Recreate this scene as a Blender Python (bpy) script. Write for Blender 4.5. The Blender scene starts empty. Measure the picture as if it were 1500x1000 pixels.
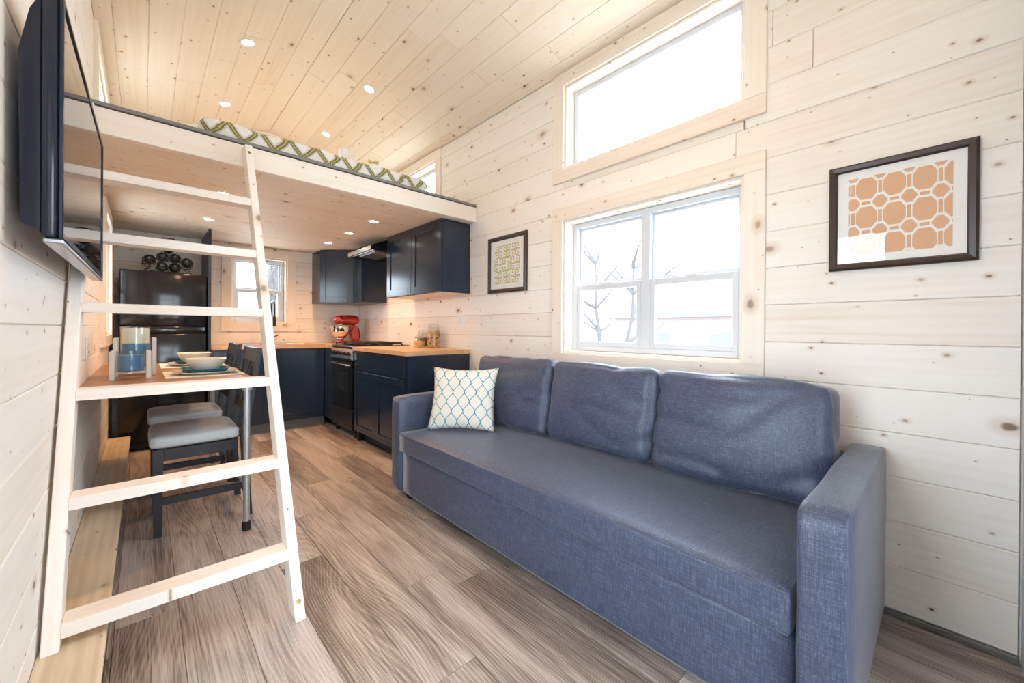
import bpy, bmesh, math, random
from mathutils import Vector, Matrix, noise
random.seed(7)
scene = bpy.context.scene
COL = scene.collection
# ------------------------------------------------------------------ camera
F_PX, YAW, PITCH, ROLL, SHY, CAMZ = 583.1, math.radians(42.77), math.radians(-.14), math.radians(.42), -15.05, 1.10
def camera():
    f0 = Vector((math.sin(YAW), math.cos(YAW), 0)); r0 = Vector((math.cos(YAW), -math.sin(YAW), 0)); u0 = Vector((0, 0, 1))
    f1 = f0*math.cos(PITCH) + u0*math.sin(PITCH); u1 = u0*math.cos(PITCH) - f0*math.sin(PITCH)
    r2 = r0*math.cos(ROLL) + u1*math.sin(ROLL); u2 = u1*math.cos(ROLL) - r0*math.sin(ROLL)
    cd = bpy.data.cameras.new('camera'); cd.sensor_width = 36; cd.lens = 36*F_PX/1500; cd.shift_y = SHY/1500
    cd.clip_start = .02; cd.clip_end = 200
    c = bpy.data.objects.new('camera', cd); COL.objects.link(c)
    m = Matrix((r2, u2, -f1)).transposed().to_4x4(); m.translation = (0, 0, CAMZ); c.matrix_world = m
    scene.camera = c
camera()
# ------------------------------------------------------------------ world, exposure
SKY = 8.0
w = bpy.data.worlds.new('sky'); scene.world = w; w.use_nodes = True
bg = w.node_tree.nodes['Background']; bg.inputs[0].default_value = (.75, .875, 1, 1); bg.inputs[1].default_value = SKY
vs = scene.view_settings; vs.view_transform = 'Standard'; vs.look = 'None'; vs.gamma = 1; vs.exposure = 0.58; vs.use_curve_mapping = False
scene.cycles.diffuse_bounces = 8; scene.cycles.max_bounces = 14; scene.cycles.transparent_max_bounces = 16
LAMP_W = 10.5; WARM = (1, .55, .24)
# ------------------------------------------------------------------ dimensions
XR, XL, YB, YF = 2.153, -.222, 5.40, -1.55
EAVE, SLOPE, XMID = 2.90, .233, .965
LZ0, LZ1 = 2.05, 2.185            # loft underside / top
LY = 2.80                         # loft front
def roof(x): return EAVE + SLOPE*((XR-x) if x > XMID else (XR-XMID)-(XMID-x))
# ------------------------------------------------------------------ material helpers
MATS = {}
class NT:
    def __init__(s, name):
        s.m = bpy.data.materials.new(name); s.m.use_nodes = True; s.t = s.m.node_tree; s.n = s.t.nodes; s.p = s.n['Principled BSDF']
    def add(s, typ, **kw):
        n = s.n.new(typ)
        for k, v in kw.items():
            if k.startswith('i_'):
                key = k[2:]; key = int(key) if key.isdigit() else key
                s.set(n, key, v)
            else: setattr(n, k, v)
        return n
    def set(s, n, key, v):
        if isinstance(v, bpy.types.NodeSocket): s.t.links.new(v, n.inputs[key])
        else: n.inputs[key].default_value = v
    def math(s, op, a, b=0.0, c=0.0):
        n = s.add('ShaderNodeMath', operation=op); s.set(n, 0, a); s.set(n, 1, b); s.set(n, 2, c); return n.outputs[0]
    def vmath(s, op, a, b):
        n = s.add('ShaderNodeVectorMath', operation=op); s.set(n, 0, a); s.set(n, 1, b); return n.outputs[0]
    def mix(s, f, a, b, blend='MIX'):
        n = s.add('ShaderNodeMix', data_type='RGBA', blend_type=blend); s.set(n, 0, f); s.set(n, 6, a); s.set(n, 7, b); return n.outputs[2]
    def ramp(s, f, stops):
        n = s.add('ShaderNodeValToRGB'); s.set(n, 0, f); e = n.color_ramp.elements
        while len(e) < len(stops): e.new(.5)
        for i, (p, c) in enumerate(stops): e[i].position = p; e[i].color = (*c, 1) if len(c) == 3 else c
        return n.outputs[0]
    def noise(s, vec, scale, detail=3, rough=.5, dist=0):
        n = s.add('ShaderNodeTexNoise'); s.set(n, 'Vector', vec); s.set(n, 'Scale', scale); s.set(n, 'Detail', detail); s.set(n, 'Roughness', rough); s.set(n, 'Distortion', dist); return n.outputs[0]
    def scale(s, vec, sx, sy, sz):
        return s.vmath('MULTIPLY', vec, (sx, sy, sz))
    def bump(s, h, strength, dist=.01):
        n = s.add('ShaderNodeBump'); s.set(n, 'Height', h); s.set(n, 'Strength', strength); s.set(n, 'Distance', dist); s.t.links.new(n.outputs[0], s.p.inputs['Normal'])
    def base(s, col, rough=None, **kw):
        s.set(s.p, 'Base Color', (*col, 1) if isinstance(col, tuple) and len(col) == 3 else col)
        if rough is not None: s.set(s.p, 'Roughness', rough)
        for k, v in kw.items(): s.set(s.p, k, v)
    def coord(s, perm=None, rnd=True):
        v = s.add('ShaderNodeTexCoord').outputs['Object']
        if perm:
            sp = s.add('ShaderNodeSeparateXYZ'); s.set(sp, 0, v); c = s.add('ShaderNodeCombineXYZ')
            for i, k in enumerate(perm): s.set(c, i, sp.outputs['XYZ'.index(k)])
            v = c.outputs[0]
        if rnd:
            r = s.add('ShaderNodeObjectInfo').outputs['Random']
            c = s.add('ShaderNodeCombineXYZ'); s.set(c, 0, s.math('MULTIPLY', r, 37.0)); s.set(c, 1, s.math('MULTIPLY', r, 91.0)); s.set(c, 2, s.math('MULTIPLY', r, 13.0))
            v = s.vmath('ADD', v, c.outputs[0])
        return v
def M(name): return MATS[name]
def plain(name, col, rough=.5, **kw):
    k = NT(name); k.base(col, rough, **kw); MATS[name] = k.m; return k
def emit(name, col, st):
    k = NT(name); k.base(col, .5); k.set(k.p, 'Emission Color', (*col, 1)); k.set(k.p, 'Emission Strength', st); MATS[name] = k.m
def pine(name, light, dark, knots=1.0, perm=None, rough=.55, grain=1.0):
    """planed knotty pine, grain along local X"""
    k = NT(name); v = k.coord(perm)
    rnd = k.add('ShaderNodeObjectInfo').outputs['Random']
    warp = k.noise(k.scale(v, .9, 3, 3), 1.3, 2, .5)
    wv = k.vmath('ADD', k.scale(v, .6, 9, 9), k.scale(warp, 2.2, 2.2, 2.2)) if False else None
    g = k.noise(k.scale(v, .7, 11, 11), 1.6, 4, .6, .9)
    rings = k.add('ShaderNodeTexWave', wave_type='BANDS', bands_direction='Y'); k.set(rings, 'Vector', k.scale(v, .35, 6.0, 6.0)); k.set(rings, 'Scale', 1.5); k.set(rings, 'Distortion', 7.0); k.set(rings, 'Detail', 1.5); k.set(rings, 'Detail Scale', .55)
    fine = k.noise(k.scale(v, 4, 160, 160), 1.0, 2, .5)
    tone = k.math('ADD', k.math('MULTIPLY', g, .70*grain), k.math('MULTIPLY', rings.outputs['Fac'], .09*grain))
    tone = k.math('ADD', tone, k.math('MULTIPLY', fine, .12))
    tone = k.math('ADD', tone, k.math('MULTIPLY', k.math('SUBTRACT', rnd, .5), .35))
    col = k.ramp(tone, [(.30, light), (.62, tuple((a*.72+b*.28) for a, b in zip(light, dark))), (.95, dark)])
    if knots > 0:
        vv = k.scale(v, 1, 1.15, 0)
        for sc, r0, p, hal in ((3.3, .050, .30, 2.6), (7.5, .036, .22, 2.6)):
            vo = k.add('ShaderNodeTexVoronoi', voronoi_dimensions='2D', feature='F1'); k.set(vo, 'Vector', k.scale(vv, .8, 1, 1)); k.set(vo, 'Scale', sc)
            sp = k.add('ShaderNodeSeparateColor'); k.set(sp, 0, vo.outputs['Color'])
            on = k.math('GREATER_THAN', sp.outputs[0], p/ max(knots, .01) if knots < 1 else p)
            jag = k.math('MULTIPLY', k.math('SUBTRACT', k.noise(v, 60, 2), .5), .03)
            d = k.math('ADD', vo.outputs['Distance'], jag)
            rr = k.math('MULTIPLY_ADD', k.math('POWER', sp.outputs[1], 2.0), r0*1.1, r0*.38)
            core = k.math('MULTIPLY', on, k.math('SUBTRACT', 1.0, k.math('SMOOTHSTEP', d, 0.0, 0.0) if False else k.math('MINIMUM', k.math('MAXIMUM', k.math('DIVIDE', k.math('SUBTRACT', d, k.math('MULTIPLY', rr, .55)), k.math('MULTIPLY', rr, .45)), 0.0), 1.0)))
            halo = k.math('MULTIPLY', on, k.math('SUBTRACT', 1.0, k.math('MINIMUM', k.math('DIVIDE', d, k.math('MULTIPLY', rr, hal)), 1.0)))
            dk = k.math('MULTIPLY', core, k.math('MULTIPLY_ADD', sp.outputs[2], .65, .3))
            col = k.mix(k.math('MULTIPLY', halo, .55), col, (.50, .28, .12, 1))
            col = k.mix(dk, col, (.085, .04, .02, 1))
    k.base(col, rough); k.set(k.p, 'Specular IOR Level', .3)
    k.bump(fine, .08, .002)
    MATS[name] = k.m
pine('pine_wall', (.885, .85, .795), (.72, .60, .47))
pine('pine_ceiling', (.87, .77, .63), (.74, .58, .40), knots=.8)
pine('pine_trim', (.88, .81, .72), (.74, .58, .44), knots=.62, grain=1.1)
pine('pine_ladder', (.91, .87, .815), (.80, .68, .56), knots=.55, grain=1.3)
pine('pine_ledge', (.80, .69, .52), (.62, .46, .29), knots=.7, grain=1.5)
def oak_floor():
    k = NT('oak_floor'); v = k.coord(); rnd = k.add('ShaderNodeObjectInfo').outputs['Random']
    warp = k.noise(k.scale(v, .7, 3.2, 3.2), 1.0, 1)
    vy = k.vmath('ADD', k.scale(v, .12, 9, 9), k.vmath('MULTIPLY', k.add('ShaderNodeCombineXYZ', i_1=warp).outputs[0], (0, 4.0, 0)))
    wave = k.add('ShaderNodeTexWave', wave_type='BANDS', bands_direction='Y'); k.set(wave, 'Vector', vy); k.set(wave, 'Scale', 2.6); k.set(wave, 'Distortion', .8); k.set(wave, 'Detail', 2); k.set(wave, 'Detail Scale', 1.2)
    blot = k.noise(k.scale(v, .9, 7, 7), 1.1, 3, .55)
    fib = k.noise(k.scale(v, 5, 230, 230), 1.0, 3, .6)
    tone = k.math('ADD', k.math('MULTIPLY', blot, .80), k.math('MULTIPLY', wave.outputs['Fac'], .065))
    tone = k.math('ADD', tone, k.math('MULTIPLY', k.math('SUBTRACT', fib, .5), .70))
    tone = k.math('ADD', tone, k.math('MULTIPLY', k.math('SUBTRACT', rnd, .5), .17))
    col = k.ramp(tone, [(.20, (.10, .078, .065)), (.36, (.25, .20, .168)), (.50, (.43, .362, .315)), (.72, (.60, .535, .49))])
    fine = k.noise(k.scale(v, 9, 300, 300), 1.0, 2)
    cer = k.math('MULTIPLY', k.math('GREATER_THAN', wave.outputs['Fac'], .9), k.math('GREATER_THAN', fine, .48))
    col = k.mix(k.math('MULTIPLY', cer, .25), col, (.55, .50, .45, 1))
    k.base(col, .42); k.bump(fib, .12, .002); MATS['oak_floor'] = k.m
oak_floor()
def butcher():
    k = NT('butcher_block'); v = k.coord(rnd=False)
    br = k.add('ShaderNodeTexBrick'); k.set(br, 'Vector', k.scale(v, 1, 1, 1)); br.offset = .37
    for i, c in ((1, (.72, .43, .22, 1)), (2, (.50, .26, .12, 1)), (3, (.42, .22, .10, 1))): br.inputs[i].default_value = c
    k.set(br, 'Scale', 1.0); k.set(br, 'Mortar Size', .0006); k.set(br, 'Brick Width', .38); k.set(br, 'Row Height', .042); k.set(br, 'Bias', -.2)
    g = k.noise(k.scale(v, 6, 90, 90), 1.0, 3)
    k.base(k.mix(.35, br.outputs['Color'], k.ramp(g, [(.3, (.40, .22, .10)), (.7, (.85, .58, .33))])), .38); MATS['butcher_block'] = k.m
butcher()
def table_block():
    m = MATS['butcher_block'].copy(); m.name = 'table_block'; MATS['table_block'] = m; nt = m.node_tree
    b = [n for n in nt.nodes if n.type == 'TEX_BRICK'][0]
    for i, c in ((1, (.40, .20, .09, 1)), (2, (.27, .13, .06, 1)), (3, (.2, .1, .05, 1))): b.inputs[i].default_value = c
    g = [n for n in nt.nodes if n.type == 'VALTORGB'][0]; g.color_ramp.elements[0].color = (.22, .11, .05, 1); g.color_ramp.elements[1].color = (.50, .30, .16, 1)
table_block()
def linen():
    k = NT('blue_linen'); v = k.coord(rnd=False)
    a = k.noise(k.scale(v, 18, 380, 380), 1.0, 2, .6); b = k.noise(k.scale(v, 380, 18, 380), 1.0, 2, .6); c = k.noise(k.scale(v, 380, 380, 18), 1.0, 2, .6)
    t = k.math('ADD', k.math('MULTIPLY', a, .36), k.math('ADD', k.math('MULTIPLY', b, .36), k.math('MULTIPLY', c, .36)))
    col = k.ramp(t, [(.36, (.021, .028, .051)), (.54, (.046, .059, .102)), (.72, (.135, .157, .23))])
    k.base(col, .43); k.set(k.p, 'Specular IOR Level', .5); k.set(k.p, 'Sheen Weight', .32); k.set(k.p, 'Sheen Roughness', .35)
    k.bump(t, .35, .002); MATS['blue_linen'] = k.m
linen()
def trellis(name, su, sv, wd, line, ground, perm='XZY', amp=.25):
    k = NT(name); v = k.coord(perm, rnd=False); sp = k.add('ShaderNodeSeparateXYZ'); k.set(sp, 0, v)
    u = k.math('MULTIPLY', sp.outputs[0], su); s = k.math('MULTIPLY', k.math('SINE', k.math('MULTIPLY', sp.outputs[1], sv*2*math.pi)), amp)
    d1 = k.math('ABSOLUTE', k.math('SUBTRACT', k.math('FRACT', k.math('ADD', k.math('SUBTRACT', u, s), 10.5)), .5))
    d2 = k.math('ABSOLUTE', k.math('SUBTRACT', k.math('FRACT', k.math('ADD', k.math('ADD', u, s), 10.0)), .5))
    on = k.math('LESS_THAN', k.math('MINIMUM', d1, d2), wd)
    k.base(k.mix(on, (*ground, 1), (*line, 1)), .8); k.set(k.p, 'Specular IOR Level', .2)
    k.bump(k.noise(v, 700, 2), .15, .001); MATS[name] = k.m
trellis('trellis_cotton', 13.0, 8.0, .045, (.08, .32, .38), (.75, .71, .64))
def bedding():
    k = NT('bed_cotton'); v = k.coord(rnd=False); sp = k.add('ShaderNodeSeparateXYZ'); k.set(sp, 0, v)
    u = k.math('MULTIPLY', sp.outputs[0], 6.0); vv = k.math('MULTIPLY', k.math('SUBTRACT', sp.outputs[1], sp.outputs[2]), 5.0)
    tri = k.math('MULTIPLY', k.math('SUBTRACT', k.math('PINGPONG', k.math('ADD', vv, 20.0), .5), .25), 1.0); tri = k.math('MAXIMUM', k.math('MINIMUM', tri, .25), -.25)
    d1 = k.math('ABSOLUTE', k.math('SUBTRACT', k.math('FRACT', k.math('ADD', k.math('SUBTRACT', u, tri), 20.5)), .5)); d2 = k.math('ABSOLUTE', k.math('SUBTRACT', k.math('FRACT', k.math('ADD', k.math('ADD', u, tri), 20.0)), .5)); d = k.math('MINIMUM', d1, d2)
    col = k.mix(k.math('LESS_THAN', d, .16), (.84, .83, .80, 1), (.60, .60, .59, 1)); col = k.mix(k.math('LESS_THAN', d, .095), col, (.22, .19, .05, 1)); col = k.mix(k.math('LESS_THAN', d, .022), col, (.5, .46, .2, 1))
    k.base(col, .85); MATS['bed_cotton'] = k.m
bedding()
plain('navy_paint', (.014, .026, .047), .20); plain('navy_dark', (.010, .014, .022), .4)
plain('black_gloss', (.008, .008, .009), .12); plain('black_satin', (.012, .012, .013), .35); plain('black_rubber', (.01, .01, .01), .7)
plain('tv_case', (.010, .016, .032), .16); plain('tv_screen', (.006, .006, .007), .03, **{'Specular IOR Level': .5}); plain('tv_trim', (.45, .47, .5), .25, Metallic=.8)
plain('white_vinyl', (.66, .69, .73), .35); plain('white_plastic', (.80, .80, .79), .35); plain('ivory_ceramic', (.80, .77, .70), .18)
plain('teal_ceramic', (.012, .13, .22), .15); plain('steel', (.62, .62, .62), .22, Metallic=1.0); plain('chrome', (.8, .8, .8), .07, Metallic=1.0); plain('galvanised', (.52, .55, .58), .35, Metallic=.7)
plain('mixer_red', (.34, .016, .010), .14, **{'Coat Weight': .6}); plain('seat_vinyl', (.56, .61, .64), .42); plain('chair_wood', (.014, .015, .019), .38)
plain('linen_mat', (.76, .74, .69), .85); plain('frame_wood', (.045, .024, .018), .32); plain('mat_board', (.86, .86, .84), .8); plain('print_orange', (.72, .42, .24), .7); plain('print_olive', (.50, .46, .16), .7); plain('blue_mat_edge', (.13, .16, .42), .5)
plain('taupe_strip', (.21, .20, .185), .45); plain('grey_strip', (.14, .135, .125), .45); plain('grey_wash', (.56, .56, .55), .6); plain('pale_wall', (.50, .56, .64), .5); plain('orange_label', (.5, .06, .02), .5); plain('dark_glass', (.012, .014, .012), .06)
plain('holder_wood', (.62, .60, .56), .45); plain('candle_wax', (.86, .82, .74), .5); plain('blue_sand', (.09, .26, .50), .6); plain('pasta_beige', (.66, .40, .16), .6); plain('plant_green', (.55, .50, .08), .5); plain('brass_bolt', (.30, .24, .08), .35, Metallic=.9); plain('jar_orange', (.78, .42, .13), .6); plain('jar_brown', (.20, .065, .03), .5)
plain('bark', (.085, .08, .08), .9); plain('house_wall', (.26, .21, .20), .8); plain('house_roof', (.12, .12, .125), .8); plain('gravel', (.62, .60, .56), .9); plain('roof_outer', (.3, .3, .3), .7)
emit('lamp_lens', (1, .93, .80), 14.0)
def glassmat(name, tint=(1, 1, 1), rough=0.0):
    k = NT(name); n = k.n; n.remove(k.p); out = n['Material Output']
    tr = k.add('ShaderNodeBsdfTransparent'); tr.inputs[0].default_value = (*tint, 1); gl = k.add('ShaderNodeBsdfGlossy'); gl.inputs[1].default_value = rough
    lw = k.add('ShaderNodeLayerWeight'); lw.inputs[0].default_value = .5; sch = k.math('MULTIPLY_ADD', k.math('POWER', lw.outputs['Facing'], 5.0), .96, .04); mx = k.add('ShaderNodeMixShader')
    k.t.links.new(sch, mx.inputs[0]); k.t.links.new(tr.outputs[0], mx.inputs[1]); k.t.links.new(gl.outputs[0], mx.inputs[2]); k.t.links.new(mx.outputs[0], out.inputs[0]); MATS[name] = k.m
glassmat('clear_glass'); glassmat('jar_glass', (.93, .95, .94)); glassmat('blue_glass', (.55, .78, .95))
# ------------------------------------------------------------------ mesh helpers
class MB:
    def __init__(s): s.bm = bmesh.new()
    def box(s, x0, x1, y0, y1, z0, z1, bev=0, seg=2, rot=None, piv=None):
        r = bmesh.ops.create_cube(s.bm, size=1); vs_ = r['verts']
        c = Vector(((x0+x1)/2, (y0+y1)/2, (z0+z1)/2)); sz = Vector((abs(x1-x0), abs(y1-y0), abs(z1-z0)))
        for v in vs_: v.co = Vector((v.co.x*sz.x, v.co.y*sz.y, v.co.z*sz.z)) + c
        if rot is not None:
            p = Vector(piv) if piv else c
            for v in vs_: v.co = rot @ (v.co-p) + p
        if bev > 0:
            es = list({e for v in vs_ for e in v.link_edges}); bmesh.ops.bevel(s.bm, geom=es, offset=bev, segments=seg, affect='EDGES', profile=.5)
        return s
    def poly(s, pts, direction):
        """extrude a planar polygon by a vector"""
        d = Vector(direction); a = [s.bm.verts.new(p) for p in pts]; b = [s.bm.verts.new(Vector(p)+d) for p in pts]
        n = len(pts); s.bm.faces.new(a[::-1]); s.bm.faces.new(b)
        for i in range(n): s.bm.faces.new((a[i], a[(i+1) % n], b[(i+1) % n], b[i]))
        return s
    def flat(s, pts): s.bm.faces.new([s.bm.verts.new(p) for p in pts]); return s
    def lathe(s, prof, c, n=28, axis='Z', cap=True):
        c = Vector(c); rings = []
        for r, h in prof:
            ring = []
            for i in range(n):
                a = 2*math.pi*i/n; x, y = r*math.cos(a), r*math.sin(a)
                p = {'Z': (x, y, h), 'Y': (x, h, y), 'X': (h, x, y)}[axis]; ring.append(s.bm.verts.new(c+Vector(p)))
            rings.append(ring)
        for j in range(len(rings)-1):
            for i in range(n): s.bm.faces.new((rings[j][i], rings[j][(i+1) % n], rings[j+1][(i+1) % n], rings[j+1][i]))
        if cap: s.bm.faces.new(rings[0][::-1]); s.bm.faces.new(rings[-1])
        return s
    def tube(s, pts, r, n=10, radii=None):
        pts = [Vector(p) for p in pts]; rings = []; up = None
        for i, p in enumerate(pts):
            t = (pts[min(i+1, len(pts)-1)] - pts[max(i-1, 0)]).normalized()
            if up is None: up = t.orthogonal().normalized()
            up = (up - t*up.dot(t)); up = up.normalized() if up.length > 1e-5 else t.orthogonal().normalized()
            sd = t.cross(up); rr = radii[i] if radii else r
            rings.append([s.bm.verts.new(p + (up*math.cos(2*math.pi*k/n) + sd*math.sin(2*math.pi*k/n))*rr) for k in range(n)])
        for j in range(len(rings)-1):
            for i in range(n): s.bm.faces.new((rings[j][i], rings[j][(i+1) % n], rings[j+1][(i+1) % n], rings[j+1][i]))
        s.bm.faces.new(rings[0][::-1]); s.bm.faces.new(rings[-1]); return s
    def build(s, name, mat, parent=None, smooth=False, recenter=True):
        bm = s.bm; bmesh.ops.recalc_face_normals(bm, faces=bm.faces); me = bpy.data.meshes.new(name)
        off = Vector((0, 0, 0))
        if recenter and bm.verts:
            xs = [v.co for v in bm.verts]; lo = [min(v[i] for v in xs) for i in range(3)]; hi = [max(v[i] for v in xs) for i in range(3)]
            off = Vector(((lo[0]+hi[0])/2, (lo[1]+hi[1])/2, lo[2]))
            for v in bm.verts: v.co -= off
        bm.to_mesh(me); bm.free(); me.materials.append(M(mat))
        if smooth: me.shade_smooth() if smooth is True else me.set_sharp_from_angle(angle=math.radians(smooth))
        return link(name, me, Matrix.Translation(off), parent)
WORLD = {}
def link(name, me, mat, parent=None):
    o = bpy.data.objects.new(name, me); COL.objects.link(o); o.matrix_basis = mat; WORLD[o.name] = mat.copy()
    if parent is not None: o.parent = parent; o.matrix_parent_inverse = WORLD[parent.name].inverted()
    return o
def empty(name, loc=(0, 0, 0), rot=None):
    m = Matrix.Translation(loc)
    if rot is not None: m = m @ rot
    o = link(name, None, m); o.empty_display_size = .05; return o
def tag(o, label=None, cat=None, group=None, kind=None):
    for k, v in (('label', label), ('category', cat), ('group', group), ('kind', kind)):
        if v: o[k] = v
    return o
def thing(name, label, cat, loc=(0, 0, 0), group=None): return tag(empty(name, loc), label, cat, group)
def struct(o): o['kind'] = 'structure'; return o
def box(name, mat, parent, x0, x1, y0, y1, z0, z1, bev=0, seg=2, smooth=False): return MB().box(x0, x1, y0, y1, z0, z1, bev, seg).build(name, mat, parent, smooth)
BCACHE = {}
def board(name, mat, parent, p0, p1, wdir, W, T, ch=.003, tdir=None):
    """board with its length on local X (p0 to p1), width on local Y, front face on local +Z; p0/p1 run along the middle of the front face"""
    p0, p1 = Vector(p0), Vector(p1); L = (p1-p0).length; ux = (p1-p0)/L; uy = Vector(wdir); uy = (uy-ux*uy.dot(ux)).normalized(); uz = ux.cross(uy)
    if tdir is not None and uz.dot(Vector(tdir)) < 0: uy = -uy; uz = -uz
    key = (round(L, 3), round(W, 3), round(T, 3), ch, mat); me = BCACHE.get(key)
    if me is None:
        a, b = L/2, W/2; c = min(ch, b*.3, T*.5)
        V = [(-a, -b, -T), (a, -b, -T), (a, b, -T), (-a, b, -T), (-a, -b, -c), (a, -b, -c), (a, b, -c), (-a, b, -c), (-a+c*.4, -b+c, 0), (a-c*.4, -b+c, 0), (a-c*.4, b-c, 0), (-a+c*.4, b-c, 0)]
        Fc = [(3, 2, 1, 0), (8, 9, 10, 11)]
        for lo in (0, 4):
            for i in range(4): j = (i+1) % 4; Fc.append((lo+i, lo+j, lo+4+j, lo+4+i))
        me = bpy.data.meshes.new(name); me.from_pydata(V, [], Fc); me.materials.append(M(mat)); BCACHE[key] = me
    m = Matrix((ux, uy, uz)).transposed().to_4x4(); m.translation = (p0+p1)/2
    return link(name, me, m, parent)
def copy_thing(root, delta, label=None):
    T = Matrix.Translation(delta); r = root.copy(); COL.objects.link(r); r.matrix_basis = T @ root.matrix_basis; WORLD[r.name] = T @ WORLD[root.name]
    if label: r['label'] = label
    for ch in list(root.children):
        c = ch.copy(); COL.objects.link(c); c.parent = r
        for g in list(ch.children): d = g.copy(); COL.objects.link(d); d.parent = c
    return r
# ------------------------------------------------------------------ wall panelling
def rows(start, pitch, lo, hi):
    z = start
    while z > lo: z -= pitch
    out = []
    while z < hi:
        a, b = max(z, lo), min(z+pitch, hi)
        if b-a > .012: out.append((a, b))
        z += pitch
    return out
def panelled(parent, mp, u0, u1, vrows, holes, mat, wd, seglen=(2.3, 4.4), T=.018, seed=1, gap=.0012, joints=None):
    """mp(u, v, d) -> world; planks run along u; wd = world direction of v; holes = [(u0, u1, v0, v1)]"""
    rng = random.Random(seed)
    tdir = mp(0, 0, 1) - mp(0, 0, 0)
    for k, (a, b) in enumerate(vrows):
        cuts = [u0]; u = u0 + rng.uniform(.3, 1.6)
        while u < u1-.3: cuts.append(u); u += rng.uniform(*seglen)
        cuts.append(u1)
        for i in range(len(cuts)-1):
            segs = [(cuts[i], cuts[i+1], a, b)]
            for (h0, h1, g0, g1) in holes:
                new = []
                for (s0, s1, t0, t1) in segs:
                    if s1 <= h0 or s0 >= h1 or t1 <= g0 or t0 >= g1: new.append((s0, s1, t0, t1)); continue
                    if s0 < h0: new.append((s0, h0, t0, t1))
                    if s1 > h1: new.append((h1, s1, t0, t1))
                    m0, m1 = max(s0, h0), min(s1, h1)
                    if t0 < g0: new.append((m0, m1, t0, g0))
                    if t1 > g1: new.append((m0, m1, g1, t1))
                segs = new
            for (s0, s1, t0, t1) in segs:
                if s1-s0 < .02 or t1-t0 < .012: continue
                d = rng.uniform(0, .0012); v = (t0+t1)/2
                board('plank', mat, parent, mp(s0+gap*.5, v, d), mp(s1-gap*.5, v, d), wd, (t1-t0)-gap, T, .0035, tdir)
def shell(name, mp, u0, u1, v0, v1, holes, d0, d1, mat):
    us = sorted({u0, u1, *[h[0] for h in holes], *[h[1] for h in holes]}); vz = sorted({v0, v1, *[h[2] for h in holes], *[h[3] for h in holes]})
    b = MB()
    for i in range(len(us)-1):
        for j in range(len(vz)-1):
            cu, cv = (us[i]+us[i+1])/2, (vz[j]+vz[j+1])/2
            if any(h[0] < cu < h[1] and h[2] < cv < h[3] for h in holes): continue
            p, q = mp(us[i], vz[j], d0), mp(us[i+1], vz[j+1], d1)
            b.box(min(p.x, q.x), max(p.x, q.x), min(p.y, q.y), max(p.y, q.y), min(p.z, q.z), max(p.z, q.z))
    return struct(b.build(name, mat, None))
def mR(u, v, d): return Vector((XR-d, u, v))
def mL(u, v, d): return Vector((XL+d, u, v))
def mB(u, v, d): return Vector((u, YB-d, v))
PITCH_W = .1725
# openings (u0, u1, v0, v1)
W1 = (.66, 1.80, .945, 1.865); W2 = (.66, 1.80, 2.225, 2.80); W3 = (3.46, 4.55, 2.36, 2.80)
W4 = (.715, 1.275, 1.16, 1.93); W5 = (4.03, 4.68, 1.04, 1.93); W6 = (3.45, 4.5, 2.36, 2.80); DOOR = (.22, 1.12, .03, 2.06)
TH = .12
wall_right = shell('wall_right', mR, YF, YB+.1, 0, EAVE+.02, [W1, W2, W3], -.018, -TH-.018, 'pine_wall')
wall_left = shell('wall_left', mL, YF, YB+.1, 0, EAVE+.02, [W5, W6, DOOR], -.018, -TH-.018, 'pine_wall')
wall_back = shell('wall_back', mB, XL-.1, XR+.1, 0, 3.2, [W4], -.018, -TH-.018, 'pine_wall')
def mF(u, v, d): return Vector((u, YF+d, v))
W7 = (.0, 1.15, .06, 2.06)
wall_front = shell('wall_front', mF, XL-.1, XR+.1, 0, 3.25, [W7], -.018, -TH-.018, 'pine_wall')
wall_partition = struct(box('wall_partition', 'pale_wall', None, 1.55, XR-.0015, -.26, -.186, 0, 2.35))
rw = rows(.02, PITCH_W, .02, EAVE)
panelled(wall_right, mR, -.18, YB-.002, rw, [W1, W2, W3], 'pine_wall', (0, 0, 1), seed=11)
panelled(wall_right, mR, YF, -.27, rw, [], 'pine_wall', (0, 0, 1), seed=12)
panelled(wall_left, mL, YF, YB-.002, rows(.07, PITCH_W, .0, EAVE), [W5, W6, DOOR], 'pine_wall', (0, 0, 1), seed=21)
panelled(wall_front, mF, XL+.002, XR-.002, rows(.02, PITCH_W, .02, EAVE), [W7], 'pine_wall', (0, 0, 1), seed=41)
panelled(wall_back, mB, XL+.002, XR-.002, rows(.02, PITCH_W, .02, LZ0), [W4], 'pine_wall', (0, 0, 1), seed=31)
# loft end wall (gable) above the kitchen
LBY = 4.83
gb = MB().poly([(XL, LBY, LZ1), (XR, LBY, LZ1), (XR, LBY, EAVE), (XMID, LBY, roof(XMID)), (XL, LBY, EAVE)], (0, .06, 0)); wall_loft = struct(gb.build('wall_loft_end', 'pine_ceiling'))
for (a, b_) in rows(.02, PITCH_W, LZ1+.005, 3.15):
    x0, x1 = XL+.003, XR-.003
    if b_ > EAVE-.01: dx = (b_-EAVE)/SLOPE+.02; x0, x1 = XL+dx, XR-dx
    if x1-x0 > .1: board('plank', 'pine_ceiling', wall_loft, (x0, LBY-.018, (a+b_)/2), (x1, LBY-.018, (a+b_)/2), (0, 0, 1), b_-a-.001, .017, .003, (0, -1, 0))
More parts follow.
